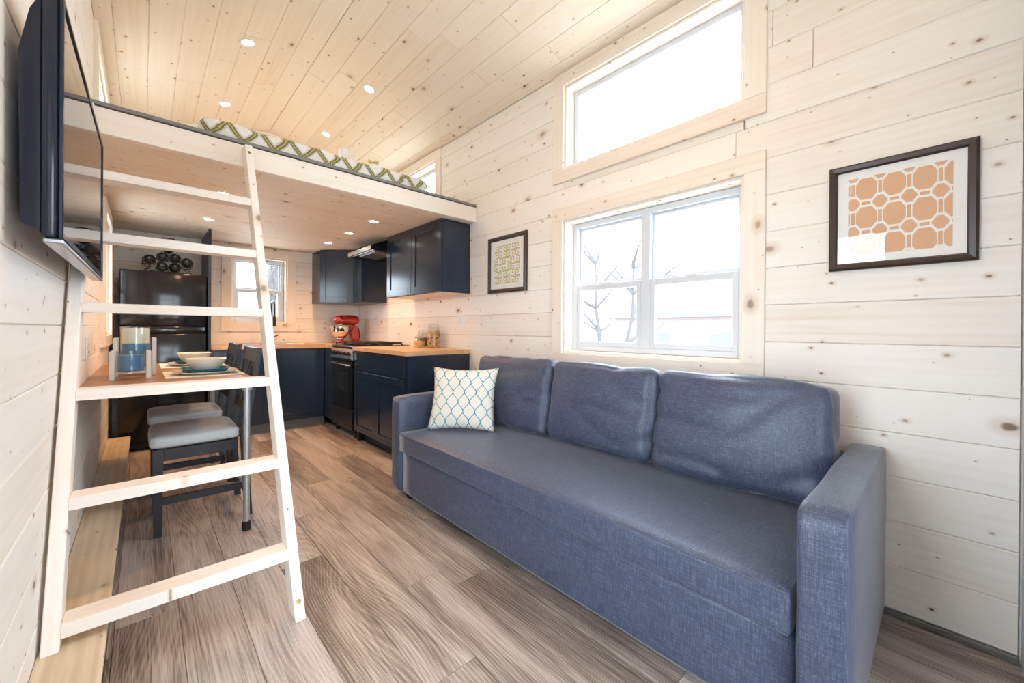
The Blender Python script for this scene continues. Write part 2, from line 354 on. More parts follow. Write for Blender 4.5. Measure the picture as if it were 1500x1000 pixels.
# floor planks
floor = struct(box('floor', 'oak_floor', None, XL-.1, XR+.1, YF-.1, YB+.1, -.12, -.012))
FW = .18; fj = {0: 2.04, 1: 1.06, 2: 1.55, 3: 2.9}
xs = .465
while xs > XL: xs -= FW
rng = random.Random(5); row = round((xs-.465)/FW)
while xs < XR:
    a, b_ = max(xs, XL), min(xs+FW, XR); y = (fj[row] if row in fj else rng.uniform(1, 2.4)); cuts = [YF, YB]
    ln = 1.48; yy = y
    while yy > YF+.1: cuts.append(yy); yy -= ln
    yy = y+ln
    while yy < YB-.1: cuts.append(yy); yy += ln
    cuts.sort()
    for i in range(len(cuts)-1): board('plank', 'oak_floor', floor, ((a+b_)/2, cuts[i]+.0006, 0), ((a+b_)/2, cuts[i+1]-.0006, 0), (1, 0, 0), b_-a-.0012, .011, .0012, (0, 0, 1))
    xs += FW; row += 1
# sloped ceiling
def roof_slab(xa, xb):
    b = MB().poly([(xa, YF-.1, roof(xa)+.02), (xb, YF-.1, roof(xb)+.02), (xb, YF-.1, roof(xb)+.14), (xa, YF-.1, roof(xa)+.14)], (0, YB-YF+.2, 0)); return b
ceiling = struct(MB().poly([(XL-.15, YF-.1, roof(XL)), (XMID, YF-.1, roof(XMID)+.02), (XR+.15, YF-.1, roof(XR)), (XR+.15, YF-.1, roof(XR)+.14), (XMID, YF-.1, roof(XMID)+.16), (XL-.15, YF-.1, roof(XL)+.14)], (0, YB-YF+.25, 0)).build('ceiling', 'roof_outer'))
CP = .158; rng = random.Random(9)
for side in (-1, 1):
    nx = 0
    while True:
        xa = XMID + side*nx*CP; xb = XMID + side*(nx+1)*CP; xe = XL if side < 0 else XR
        if (xa-xe)*side >= -.02: break
        if (xb-xe)*side > 0: xb = xe
        pa, pb = Vector((xa, 0, roof(xa))), Vector((xb, 0, roof(xb))); mid = (pa+pb)/2; wd = pb-pa
        cuts = [YF]; y = YF+rng.uniform(.4, 2.2)
        while y < LBY+.3: cuts.append(y); y += rng.uniform(1.4, 3.2)
        cuts.append(YB)
        for i in range(len(cuts)-1): board('plank', 'pine_ceiling', ceiling, (mid.x, cuts[i]+.0006, mid.z-rng.uniform(0, .001)), (mid.x, cuts[i+1]-.0006, mid.z), wd, wd.length-.0012, .017, .003, (0, 0, -1))
        nx += 1
# loft: floor slab, planked underside, front beam
floor_loft = struct(box('floor_loft', 'oak_floor', None, XL+.002, XR-.002, LY+.04, YB-.02, LZ0+.02, LZ1))
ceiling_kitchen = struct(box('ceiling_kitchen', 'pine_ceiling', None, XL+.002, XR-.002, LY+.045, YB-.003, LZ0+.018, LZ0+.0195))
rng = random.Random(3); y = LY+.041
while y < YB-.01:
    y2 = min(y+.155, YB-.003); cuts = [XL+.002, XR-.002]
    c = rng.uniform(XL+.3, XR-.2)
    if rng.random() < .6: cuts.insert(1, c)
    for i in range(len(cuts)-1): board('plank', 'pine_ceiling', ceiling_kitchen, (cuts[i]+.0006, (y+y2)/2, LZ0+rng.uniform(0, .0015)), (cuts[i+1]-.0006, (y+y2)/2, LZ0), (0, 1, 0), y2-y-.0012, .017, .003, (0, 0, -1))
    y = y2
trim_1 = struct(empty('trim_loft', (XMID, LY, LZ0)))
board('beam', 'pine_trim', trim_1, (XL+.003, LY, (LZ0+LZ1)/2-.004), (XR-.003, LY, (LZ0+LZ1)/2-.004), (0, 0, 1), LZ1-LZ0-.008, .038, .002, (0, -1, 0))
box('edge_strip', 'taupe_strip', trim_1, XL+.003, XR-.003, LY-.012, LY+.06, LZ1-.003, LZ1+.016, .004)
# ledge along the left wall, baseboard on the right wall
trim_2 = struct(empty('trim_ledge', (XL, 2.5, 0)))
LEDZ, LEDX = .165, -.078
board('ledge_board', 'pine_ledge', trim_2, ((XL+LEDX)/2, 1.16, LEDZ), ((XL+LEDX)/2, 4.74, LEDZ), (1, 0, 0), LEDX-XL-.004, .02, .002, (0, 0, 1))
box('ledge_face', 'grey_strip', trim_2, XL+.002, LEDX-.012, 1.17, 4.73, .001, LEDZ-.021)
bbr = struct(box('baseboard_right', 'grey_strip', None, XR-.02, XR-.0015, -.18, 2.86, .0005, .022, .003))
# ------------------------------------------------------------------ windows
def window(name, mp, hole, cols, kind, casing=.092, cas_mat='pine_trim', sill=True, depth=.085, horn=None, cas_t=.02, bottom=True):
    u0, u1, v0, v1 = hole; root = struct(empty(name, mp((u0+u1)/2, v0, 0)))
    tdir = mp(0, 0, 1)-mp(0, 0, 0); ud = mp(1, 0, 0)-mp(0, 0, 0); vd = Vector((0, 0, 1)); c = casing
    # casing boards, proud of the planks
    if v1+c < 2.95: board('casing', cas_mat, root, mp(u0-c, v1+c/2, cas_t), mp(u1+c, v1+c/2, cas_t), vd, c, cas_t-.001, .002, tdir)
    if bottom: board('casing', cas_mat, root, mp(u0-c, v0-c/2, cas_t), mp(u1+c, v0-c/2, cas_t), vd, c, cas_t-.001, .002, tdir)
    board('casing', cas_mat, root, mp(u0-c/2, v0+.0005, cas_t), mp(u0-c/2, v1-.0005, cas_t), ud, c, cas_t-.001, .002, tdir)
    board('casing', cas_mat, root, mp(u1+c/2, v0+.0005, cas_t), mp(u1+c/2, v1-.0005, cas_t), ud, c, cas_t-.001, .002, tdir)
    dd = -TH-.018; t = .016
    def bx(nm, mat, par, a0, a1, b0, b1, d0, d1, bev=.002):
        p, q = mp(a0, b0, d0), mp(a1, b1, d1); return box(nm, mat, par, min(p.x, q.x), max(p.x, q.x), min(p.y, q.y), max(p.y, q.y), min(p.z, q.z), max(p.z, q.z), bev, 1)
    bx('jamb', cas_mat, root, u0, u0+t, v0, v1, dd, .001); bx('jamb', cas_mat, root, u1-t, u1, v0, v1, dd, .001); bx('jamb', cas_mat, root, u0+t, u1-t, v1-t, v1, dd, .001); bx('jamb', cas_mat, root, u0+t, u1-t, v0, v0+t, dd, .001)
    a0, a1, b0, b1 = u0+t+.001, u1-t-.001, v0+t+.001, v1-t-.001; fw = .034; e0, e1 = -depth-.05, -depth
    fr = MB()
    def fb(a, b, c_, d_, x0, x1, mb):
        p, q = mp(a, c_, x0), mp(b, d_, x1); mb.box(min(p.x, q.x), max(p.x, q.x), min(p.y, q.y), max(p.y, q.y), min(p.z, q.z), max(p.z, q.z), .003, 1)
    fb(a0, a0+fw, b0, b1, e0, e1, fr); fb(a1-fw, a1, b0, b1, e0, e1, fr); fb(a0+fw, a1-fw, b0, b0+fw, e0, e1, fr); fb(a0+fw, a1-fw, b1-fw, b1, e0, e1, fr)
    n = cols; wu = (a1-a0)/n
    for i in range(1, n): fb(a0+i*wu-.03, a0+i*wu+.03, b0+fw, b1-fw, e0, e1, fr)
    F_ = fr.build('frame', 'white_vinyl', root)
    for i in range(n):
        s0 = a0+i*wu+(fw if i == 0 else .03); s1 = a0+(i+1)*wu-(fw if i == n-1 else .03); t0, t1 = b0+fw, b1-fw
        if kind == 'hung':
            mid = (t0+t1)/2-.01; sw = .032
            sh = MB(); fb(s0, s0+sw, t0, mid+.02, e0+.02, e1-.004, sh); fb(s1-sw, s1, t0, mid+.02, e0+.02, e1-.004, sh); fb(s0+sw, s1-sw, t0, t0+sw, e0+.02, e1-.004, sh); fb(s0+sw, s1-sw, mid-.018, mid+.02, e0+.02, e1-.004, sh)
            S1 = sh.build('sash', 'white_vinyl', root)
            bx('pane', 'clear_glass', S1, s0+sw-.004, s1-sw+.004, t0+sw-.004, mid-.014, e0+.03, e0+.034, 0)
            sh = MB(); sw2 = .016; fb(s0, s0+sw2, mid+.021, t1, e0, e0+.019, sh); fb(s1-sw2, s1, mid+.021, t1, e0, e0+.019, sh); fb(s0+sw2, s1-sw2, t1-sw2, t1, e0, e0+.019, sh); fb(s0+sw2, s1-sw2, mid+.021, mid+.04, e0, e0+.019, sh)
            S2 = sh.build('sash', 'white_vinyl', root); bx('pane', 'clear_glass', S2, s0+sw2-.003, s1-sw2+.003, mid+.037, t1-sw2+.003, e0+.006, e0+.010, 0)
            um = (s0+s1)/2; bx('latch', 'white_plastic', S1, um-.03, um+.03, mid+.0205, mid+.032, e1-.03, e1-.006)
        else: bx('pane', 'clear_glass', root, s0-.004, s1+.004, t0-.004, t1+.004, e0+.015, e0+.019, 0)
    # sky portal just outside the opening
    ld = bpy.data.lights.new('portal', 'AREA'); ld.shape = 'RECTANGLE'; ld.size = u1-u0; ld.size_y = v1-v0; ld.cycles.is_portal = True
    lo = bpy.data.objects.new('sky_portal', ld); COL.objects.link(lo)
    z = -tdir; x = ud; yv = z.cross(x); m = Matrix((x, yv, z)).transposed().to_4x4(); m.translation = mp((u0+u1)/2, (v0+v1)/2, dd-.02)
    # area lights shine along -Z : inward is +tdir
    lo.matrix_basis = m
    return root
window('window_1', mR, W1, 2, 'hung'); window('window_2', mR, W2, 1, 'fixed'); window('window_3', mR, W3, 1, 'fixed')
window('window_4', mB, W4, 1, 'hung'); window('window_5', mL, W5, 1, 'hung', casing=.08, cas_t=.028); window('window_6', mL, W6, 1, 'fixed')
for nm, wdw in (('casing', W1),): pass
window('added_daylight_opening', mF, W7, 2, 'fixed', bottom=False)  # unseen glazed opening, added so daylight reaches the ladder and loft beam
def glass_door():
    u0, u1, v0, v1 = DOOR; root = struct(empty('door_1', mL((u0+u1)/2, v0, 0))); c = .08; vd = (0, 0, 1)
    board('casing', 'pine_trim', root, mL(u0-c/2, .001, .02), mL(u0-c/2, v1, .02), (0, 1, 0), c, .018, .002, (1, 0, 0)); board('casing', 'pine_trim', root, mL(u1+c/2, .18, .02), mL(u1+c/2, v1, .02), (0, 1, 0), c, .018, .002, (1, 0, 0))
    board('casing', 'pine_trim', root, mL(u0-c, v1+c/2, .02), mL(u1+c, v1+c/2, .02), vd, c, .018, .002, (1, 0, 0))
    X0, X1 = XL-.10, XL-.055; b = MB(); s = .11
    for (a, d_, e, f) in ((u0+.003, u0+s, v0, v1-.003), (u1-s, u1-.003, v0, v1-.003), (u0+s, u1-s, v0, v0+.20), (u0+s, u1-s, v1-s, v1-.003)): b.box(X0, X1, a, d_, e, f, .003, 1)
    b.build('door_frame', 'white_vinyl', root); box('pane', 'clear_glass', root, X0+.018, X0+.024, u0+s-.004, u1-s+.004, v0+.196, v1-s+.004)
    MB().tube([(X1, u0+.055, 1.0), (X1+.04, u0+.055, 1.0), (X1+.04, u0+.15, 1.0)], .009).build('handle', 'steel', root, 40)
    ld = bpy.data.lights.new('portal', 'AREA'); ld.shape = 'RECTANGLE'; ld.size = u1-u0; ld.size_y = v1-v0; ld.cycles.is_portal = True
    lo = bpy.data.objects.new('sky_portal', ld); COL.objects.link(lo); m = Matrix(((0, 1, 0), (0, 0, -1), (-1, 0, 0))).transposed().to_4x4(); m.translation = mL((u0+u1)/2, (v0+v1)/2, -.16); lo.matrix_basis = m
glass_door()
# ------------------------------------------------------------------ cabinets
def shaker(mb, mp, u0, u1, v0, v1, d0, rail=.062, t=.02):
    """front frame and recessed panel; mp(u, v, d), d grows towards the viewer"""
    def b(a, c, e, f, x0, x1, bev=.0015):
        p, q = mp(a, e, x0), mp(c, f, x1); mb.box(min(p.x, q.x), max(p.x, q.x), min(p.y, q.y), max(p.y, q.y), min(p.z, q.z), max(p.z, q.z), bev, 1)
    b(u0, u0+rail, v0, v1, d0, d0+t); b(u1-rail, u1, v0, v1, d0, d0+t); b(u0+rail, u1-rail, v0, v0+rail, d0, d0+t); b(u0+rail, u1-rail, v1-rail, v1, d0, d0+t)
    b(u0+rail-.001, u1-rail+.001, v0+rail-.001, v1-rail+.001, d0, d0+t-.009, 0)
CT = .925; CB = .888           # counter top / underside
XF, YC = 1.53, 4.80            # base cabinet fronts
def mRun(u, v, d): return Vector((XF+.02-d, u, v))
def mBack(u, v, d): return Vector((u, YC+.02-d, v))
t = thing('base_cabinet', 'navy base cabinet with two doors under a drawer, beside the black stove', 'cabinet', (1.85, 3.4, 0))
box('body', 'navy_paint', t, XF+.021, XR-.003, 2.90, 3.955, .10, CB-.001, .002, 1); box('toe_kick', 'navy_dark', t, XF+.08, XR-.01, 2.93, 3.95, .001, .10)
box('end_panel', 'navy_paint', t, XF+.018, XR-.003, 2.882, 2.899, .10, CB-.001, .002, 1)
box('leg', 'black_satin', t, XF+.03, XF+.075, 3.90, 3.945, .001, .0995); box('leg', 'black_satin', t, XF+.03, XF+.075, 2.92, 2.965, .001, .0995)
for (a, b_) in ((2.925, 3.462), (3.467, 3.95)):
    mb = MB(); shaker(mb, mRun, a, b_, .105, .69, 0); mb.build('door', 'navy_paint', t)
mb = MB().box(XF, XF+.0195, 2.925, 3.95, .703, .872, .002, 1); mb.build('drawer', 'navy_paint', t)
t = thing('sink_cabinet', 'long navy base cabinet beneath the sink and window', 'cabinet', (1.0, 5.1, 0))
box('body', 'navy_paint', t, .482, 1.528, YC+.021, YB-.003, .10, CB-.001, .002, 1); box('toe_kick', 'grey_strip', t, .49, 1.54, YC+.06, YB-.02, .001, .0995)
for (a, b_) in ((.50, .995), (1.0, 1.50)):
    mb = MB(); shaker(mb, mBack, a, b_, .105, .872, 0, rail=.075); mb.build('door', 'navy_paint', t)
t = thing('corner_cabinet', 'narrow navy corner filler cabinet left of the stove', 'cabinet', (1.85, 4.95, 0))
box('body', 'navy_paint', t, XF+.021, XR-.003, 4.56, YB-.003, .10, CB-.001, .002, 1); box('toe_kick', 'navy_dark', t, XF+.08, XR-.02, 4.57, YB-.02, .001, .0995); box('filler_panel', 'navy_paint', t, XF, XF+.0195, 4.562, 4.815, .10, .885, .002, 1)
box('end_panel', 'navy_dark', bpy.data.objects['sink_cabinet'], .452, .474, YC-.03, YB-.003, .001, LZ0-.004, .002, 1)
# upper cabinets
UZ0, UZ1 = 1.425, LZ0-.004; XU = 1.84
def mUp(u, v, d): return Vector((XU+.02-d, u, v))
t = thing('upper_cabinet', 'navy wall cabinet with two shaker doors above the jars', 'cabinet', (2.0, 3.4, UZ0))
box('body', 'navy_paint', t, XU+.021, XR-.003, 2.885, 3.90, UZ0, UZ1, .002, 1); box('underside', 'pine_trim', t, XU+.03, XR-.01, 2.90, 3.885, UZ0-.004, UZ0-.0005)
for (a, b_) in ((2.887, 3.39), (3.394, 3.898)):
    mb = MB(); shaker(mb, mUp, a, b_, UZ0+.002, UZ1-.002, 0, rail=.07); mb.build('door', 'navy_paint', t)
t = thing('upper_cabinet', 'narrow navy wall cabinet between the range hood and the corner', 'cabinet', (2.0, 4.67, UZ0))
box('body', 'navy_paint', t, XU+.021, XR-.003, 4.55, 4.785, UZ0-.01, UZ1, .002, 1)
mb = MB(); shaker(mb, mUp, 4.552, 4.783, UZ0-.008, UZ1-.002, 0, rail=.06); mb.build('door', 'navy_paint', t)
t = thing('upper_corner_cabinet', 'navy diagonal corner wall cabinet above the red mixer', 'cabinet', (1.9, 5.1, UZ0))
PA, PB_ = Vector((XU+.02, 4.79, 0)), Vector((1.555, 5.09, 0))
mb = MB().poly([(XR-.003, 4.79, UZ0-.01), (PA.x, PA.y, UZ0-.01), (PB_.x, PB_.y, UZ0-.01), (PB_.x, YB-.003, UZ0-.01), (XR-.003, YB-.003, UZ0-.01)], (0, 0, UZ1-UZ0+.01)); mb.build('body', 'navy_paint', t)
dv = (PB_-PA); Ld = dv.length; dv.normalize(); nv = Vector((dv.y, -dv.x, 0)); nv = nv if nv.dot(Vector((-1, -1, 0))) > 0 else -nv
mb = MB(); shaker(mb, lambda u, v, d: Vector((u, -d, v)), .012, Ld-.012, UZ0-.008, UZ1-.002, .001, rail=.065)
R_ = Matrix((dv, -nv, Vector((0, 0, 1)))).transposed().to_4x4(); R_.translation = PA
mb.bm.transform(R_); mb.build('door', 'navy_paint', t)
# countertops
def slab(name, label, pts, zt=CT, zb=CB):
    mb = MB().poly([(x, y, zb) for x, y in pts], (0, 0, zt-zb)); es = [e for e in mb.bm.edges]; bmesh.ops.bevel(mb.bm, geom=es, offset=.002, segments=1, affect='EDGES'); return tag(mb.build(name, 'butcher_block'), label, 'countertop')
slab('countertop', 'butcher block countertop with three jars beside the stove', [(XF-.015, 2.868), (XR-.003, 2.868), (XR-.003, 3.962), (XF-.015, 3.962)])
slab('countertop', 'butcher block countertop around the sink and red mixer', [(.477, YC-.015), (XF-.015, YC-.015), (XF-.015, 4.556), (XR-.003, 4.556), (XR-.003, YB-.003), (.477, YB-.003)])
# sink and faucet
t = thing('sink', 'stainless steel sink rim set in the back counter under the window', 'sink', (1.0, 5.08, CT)); b = MB()
for a in ((.70, 1.32, 4.83, 4.86), (.70, 1.32, 5.22, 5.26), (.70, .735, 4.86, 5.22), (1.285, 1.32, 4.86, 5.22)): b.box(*a, CT+.0005, CT+.011, .003, 1)
b.build('rim', 'steel', t); box('basin', 'steel', t, .735, 1.285, 4.86, 5.22, CT+.0005, CT+.003)
t = thing('faucet', 'black gooseneck faucet behind the sink', 'faucet', (1.09, 5.30, CT))
MB().lathe([(.028, 0), (.028, .01), (.016, .02), (.016, .10)], (1.09, 5.30, CT+.0005), 16).build('base', 'black_satin', t, 40)
MB().tube([(1.09, 5.30, CT+.09), (1.09, 5.30, CT+.42)]+[(1.09, 5.30-.07+.07*math.cos(a), CT+.42+.07*math.sin(a)) for a in [i*math.pi/8 for i in range(1, 9)]]+[(1.09, 5.16, CT+.30)], .010, 10).build('spout', 'black_satin', t, 40)
MB().tube([(1.09, 5.16, CT+.31), (1.09, 5.16, CT+.20)], .015, 12).build('spray_head', 'black_rubber', t, 40); MB().tube([(1.105, 5.30, CT+.07), (1.16, 5.29, CT+.10)], .006, 8).build('lever', 'black_satin', t, 40)
# ------------------------------------------------------------------ stove and hood
t = thing('stove', 'black gas stove with steel control panel between navy cabinets', 'stove', (1.8, 4.26, 0)); S0, S1 = 3.968, 4.552
box('body', 'black_satin', t, XF+.01, XR-.03, S0, S1, .075, .905, .004, 1)
box('cooktop', 'black_gloss', t, XF-.01, XR-.01, S0, S1, .905, .932, .006)
pn = MB().poly([(XF+.009, S0+.002, .785), (XF-.03, S0+.002, .80), (XF-.012, S0+.002, .90), (XF+.009, S0+.002, .90)], (0, S1-S0-.004, 0)).build('control_panel', 'steel', t)
for i in range(5):
    y = S0+.09+i*.1; MB().lathe([(.022, 0), (.022, .004), (.017, .006), (.014, .026)], (0, 0, 0), 16).bm
    mb = MB().lathe([(.022, .0), (.022, .004), (.017, .006), (.014, .028), (.002, .029)], (0, 0, 0), 16, 'X'); mb.bm.transform(Matrix.Translation((XF-.022, y, .85)) @ Matrix.Rotation(math.pi, 4, 'Z')); mb.build('knob', 'black_gloss', pn, 40)
dr = box('oven_door', 'black_gloss', t, XF-.018, XF+.0095, S0+.006, S1-.006, .295, .775, .004, 1); box('oven_window', 'dark_glass', dr, XF-.021, XF-.0175, S0+.10, S1-.10, .47, .645, .001, 1)
b = MB(); wz = .012
for a in ((S0+.09, S1-.09, .46, .47), (S0+.09, S1-.09, .645, .655), (S0+.09, S0+.10, .47, .645), (S1-.10, S1-.09, .47, .645)): b.box(XF-.0215, XF-.0175, a[0], a[1], a[2], a[3])
b.build('window_trim', 'black_satin', dr)
MB().tube([(XF-.02, S0+.05, .735), (XF-.055, S0+.05, .74), (XF-.055, S1-.05, .74), (XF-.02, S1-.05, .735)], .009, 10).build('handle', 'steel', dr, 40)
box('drawer', 'black_satin', t, XF-.015, XF+.0095, S0+.006, S1-.006, .085, .285, .004, 1)
for (x, y) in ((XF+.04, S0+.04), (XF+.04, S1-.04), (XR-.08, S0+.04), (XR-.08, S1-.04)): MB().lathe([(.018, 0), (.018, .05), (.012, .075)], (x, y, .0005), 12).build('foot', 'black_rubber', t, 40)
for (x, y) in ((1.67, 4.11), (1.67, 4.41), (1.95, 4.11), (1.95, 4.41)):
    bn = MB().lathe([(.055, 0), (.055, .006), (.035, .012), (.035, .02)], (x, y, .932), 18).build('burner', 'black_satin', t, 40)
for y in (4.11, 4.41):
    g = MB()
    for yy in (y-.12, y+.12): g.box(1.56, 2.06, yy-.006, yy+.006, .945, .962, .003, 1)
    for xx in (1.56, 1.67, 1.81, 1.95, 2.06): g.box(xx-.006, xx+.006, y-.12, y+.12, .945, .962, .003, 1)
    for (xx, yy) in ((1.56, y-.12), (1.56, y+.12), (2.06, y-.12), (2.06, y+.12)): g.box(xx-.007, xx+.007, yy-.007, yy+.007, .931, .946)
    g.build('grate', 'black_rubber', t)
t = thing('range_hood', 'slim black range hood with steel front strip above the stove', 'range hood', (1.9, 4.22, 1.88)); H0, H1 = 3.905, 4.545
MB().poly([(XR-.003, H0, 1.90), (1.70, H0, 1.90), (1.685, H0, 1.955), (1.84, H0, 2.02), (XR-.003, H0, 2.02)], (0, H1-H0, 0)).build('canopy', 'black_gloss', t)
box('front_strip', 'tv_trim', t, 1.676, 1.6845, H0+.02, H1-.02, 1.905, 1.95, .002, 1); box('vent_collar', 'black_satin', t, 1.95, XR-.05, 4.1, 4.35, 2.0205, LZ0-.003)
box('filter_panel', 'tv_trim', t, 1.74, 1.95, H0+.06, H1-.18, 1.889, 1.8995, .002, 1)
# ------------------------------------------------------------------ refrigerator
t = thing('refrigerator', 'black top-freezer refrigerator in the corner behind the table', 'refrigerator', (.14, 5.1, 0)); f0, f1, fy0 = -.158, .444, 4.83
box('body', 'black_satin', t, f0, f1, fy0+.03, YB-.02, .03, 1.60, .006); box('freezer_door', 'black_gloss', t, f0, f1, fy0-.035, fy0+.026, 1.115, 1.605, .012, 3, 40)
dr = box('refrigerator_door', 'black_gloss', t, f0, f1, fy0-.035, fy0+.026, .09, 1.045, .012, 3, 40)
box('handle_channel', 'black_gloss', t, f0+.004, f1-.004, fy0-.03, fy0+.026, 1.047, 1.113, .01, 2, 40); box('kick_plate', 'black_rubber', t, f0+.01, f1-.01, fy0, fy0+.028, .03, .085)
for (x, y) in ((f0+.06, fy0+.07), (f1-.06, fy0+.07), (f0+.06, YB-.08), (f1-.06, YB-.08)): MB().lathe([(.02, 0), (.02, .03)], (x, y, .0005), 12).build('foot', 'black_rubber', t)
# wine rack with bottles on the refrigerator
RX, RY, RZ = .165, 4.97, 1.601
t = thing('wine_rack', 'black wire wine rack with a top handle on the refrigerator', 'wine rack', (RX, RY, RZ)); mb = MB(); sp = .088
spots = [(RX-.045, RZ+.058), (RX+.045, RZ+.058), (RX-.13, RZ+.115), (RX-.042, RZ+.145), (RX+.046, RZ+.145), (RX+.132, RZ+.115), (RX, RZ+.232)]
for yy in (RY-.10, RY+.10):
    mb.tube([(RX-.17, yy, RZ+.005), (RX-.12, yy, RZ+.075), (RX-.175, yy, RZ+.075), (RX-.178, yy, RZ+.13)], .004, 8); mb.tube([(RX+.17, yy, RZ+.005), (RX+.12, yy, RZ+.075), (RX+.175, yy, RZ+.075), (RX+.178, yy, RZ+.13)], .004, 8)
    mb.tube([(RX-.13, yy, RZ+.014), (RX+.13, yy, RZ+.014)], .004, 8)
    mb.tube([(RX-.05, yy, RZ+.275), (RX-.05, yy, RZ+.31), (RX-.035, yy, RZ+.325), (RX+.035, yy, RZ+.325), (RX+.05, yy, RZ+.31), (RX+.05, yy, RZ+.275)], .005, 8)
    for (x, z) in spots: mb.tube([(x+.0425*math.cos(a), yy, z+.0425*math.sin(a)) for a in [i*2*math.pi/16 for i in range(17)]], .003, 6)
for dx in (-.17, .17): mb.tube([(RX+dx, RY-.10, RZ+.005), (RX+dx, RY+.10, RZ+.005)], .004, 8)
mb.build('wire_frame', 'black_satin', t, 50)
for i, (x, z) in enumerate(spots):
    lab = {2: 'dark wine bottle with an orange label at the edge of the rack', 3: 'dark wine bottle with a red label in the middle of the rack'}.get(i, 'plain dark wine bottle lying in the wire rack')
    bt = thing('wine_bottle', lab, 'bottle', (x, RY, z-.038), 'bottles in the wine rack')
    MB().lathe([(.004, -.128), (.022, -.132), (.034, -.15), (.037, -.146), (.037, .04), (.034, .06), (.016, .09), (.0145, .145), (.004, .146)], (x, RY, z), 20, 'Y').build('glass_body', 'dark_glass', bt, 40)
    MB().lathe([(.0155, .10), (.0165, .15), (.002, .151)], (x, RY, z), 16, 'Y').build('capsule', 'black_satin', bt, 40)
    if i in (2, 3): MB().lathe([(.0376, -.12), (.0376, -.02)], (x, RY, z), 20, 'Y', False).build('label', 'orange_label' if i == 2 else 'mixer_red', bt, 40)
# ------------------------------------------------------------------ sofa
def soft(name, mat, parent, c, size, R, bulge=(.02, .02, .02), n=14, rnd=.045, wr=.006, seed=0, wrs=5.0, drop=0):
    """rounded, slightly swollen cushion block; R = rotation matrix"""
    bm = bmesh.new(); bmesh.ops.create_cube(bm, size=2); bmesh.ops.subdivide_edges(bm, edges=bm.edges, cuts=n, use_grid_fill=True)
    hx, hy, hz = [s/2 for s in size]
    for v in bm.verts:
        a, b_, c_ = v.co
        p = Vector((a*hx, b_*hy, c_*hz)); q = Vector((max(-hx+rnd, min(hx-rnd, p.x)), max(-hy+rnd, min(hy-rnd, p.y)), max(-hz+rnd, min(hz-rnd, p.z)))); d = p-q
        if d.length > 1e-6: p = q + d.normalized()*rnd
        fx, fy, fz = (1-a*a), (1-b_*b_), (1-c_*c_)
        p.x += bulge[0]*math.copysign(1, a)*max(fy, 0)**.7*max(fz, 0)**.7*(abs(a) > .97); p.y += bulge[1]*math.copysign(1, b_)*max(fx, 0)*max(fz, 0)*(abs(b_) > .97); p.z += bulge[2]*math.copysign(1, c_)*max(fx, 0)*max(fy, 0)*(abs(c_) > .97)
        sd = Vector((seed*7.3, seed*3.1, seed))
        nn = noise.noise(Vector((p.x*wrs, p.y*wrs, p.z*wrs))+sd); rid = 1-abs(noise.noise(Vector((p.x*wrs*.8+p.z*3, p.y*wrs*.9, p.z*wrs*1.6))+sd*2))*2
        k = wr*(nn*1.2 + (max(rid, 0)**3)*-1.4)
        dn = d.normalized() if d.length > 1e-6 else Vector((0, 0, 0))
        if d.length <= 1e-6: dn = Vector((a*(abs(a) > .97), b_*(abs(b_) > .97), c_*(abs(c_) > .97)))
        v.co = p + dn*k
    bm.transform(R.to_4x4()); 
    for v in bm.verts: v.co += Vector(c)
    mb = MB(); mb.bm.free(); mb.bm = bm
    return mb.build(name, mat, parent, True)
SX0, SY0, SY1 = 1.225, .142, 2.515
t = thing('sofa', 'blue-grey linen sofa with three loose back cushions under the window', 'sofa', (1.65, 1.33, 0)); I3 = Matrix.Identity(3)
soft('arm', 'blue_linen', t, ((SX0+2.14)/2+.003, SY0+.056, .345), (2.14-SX0, .114, .62), I3, (.004, .004, .004), 12, .018, .0015, 1); soft('arm', 'blue_linen', t, ((SX0+2.14)/2, SY1-.056, .345), (2.14-SX0, .114, .62), I3, (.004, .004, .004), 12, .022, .0015, 2)
soft('base', 'blue_linen', t, ((SX0+.02+2.10)/2, (SY0+SY1)/2, .17), (2.10-SX0-.02, SY1-SY0-.236, .27), I3, (.003, 0, 0), 16, .012, .0015, 3)
st = soft('seat_mattress', 'blue_linen', t, ((SX0-.006+1.98)/2, (SY0+SY1)/2, .37), (1.98-SX0+.006, SY1-SY0-.234, .128), I3, (.006, 0, .012), 20, .016, .002, 4, 3.0)
MB().tube([(SX0-.004, SY0+.122, .424), (SX0-.004, SY1-.122, .424)], .0035, 6).build('piping', 'blue_linen', st, 60)
soft('back_frame', 'blue_linen', t, (2.07, (SY0+SY1)/2, .40), (.13, SY1-SY0-.236, .44), I3, (0, 0, 0), 8, .02, .0, 5)
for i, (y0, y1) in enumerate(((.262, .945), (.95, 1.63), (1.635, 2.36))):
    R = Matrix.Rotation(math.radians(9), 3, 'Y'); z = .672
    c = soft('back_cushion', 'blue_linen', t, (1.895, (y0+y1)/2, z), (.185, y1-y0, .47), R, (.030, .004, .010), 26, .046, .009, 6+i*3, 3.8)
for (x, y) in ((SX0+.07, SY0+.16), (SX0+.07, SY1-.16), (2.05, SY0+.16), (2.05, SY1-.16)): box('foot', 'black_rubber', t, x-.025, x+.025, y-.025, y+.025, .0005, .037)
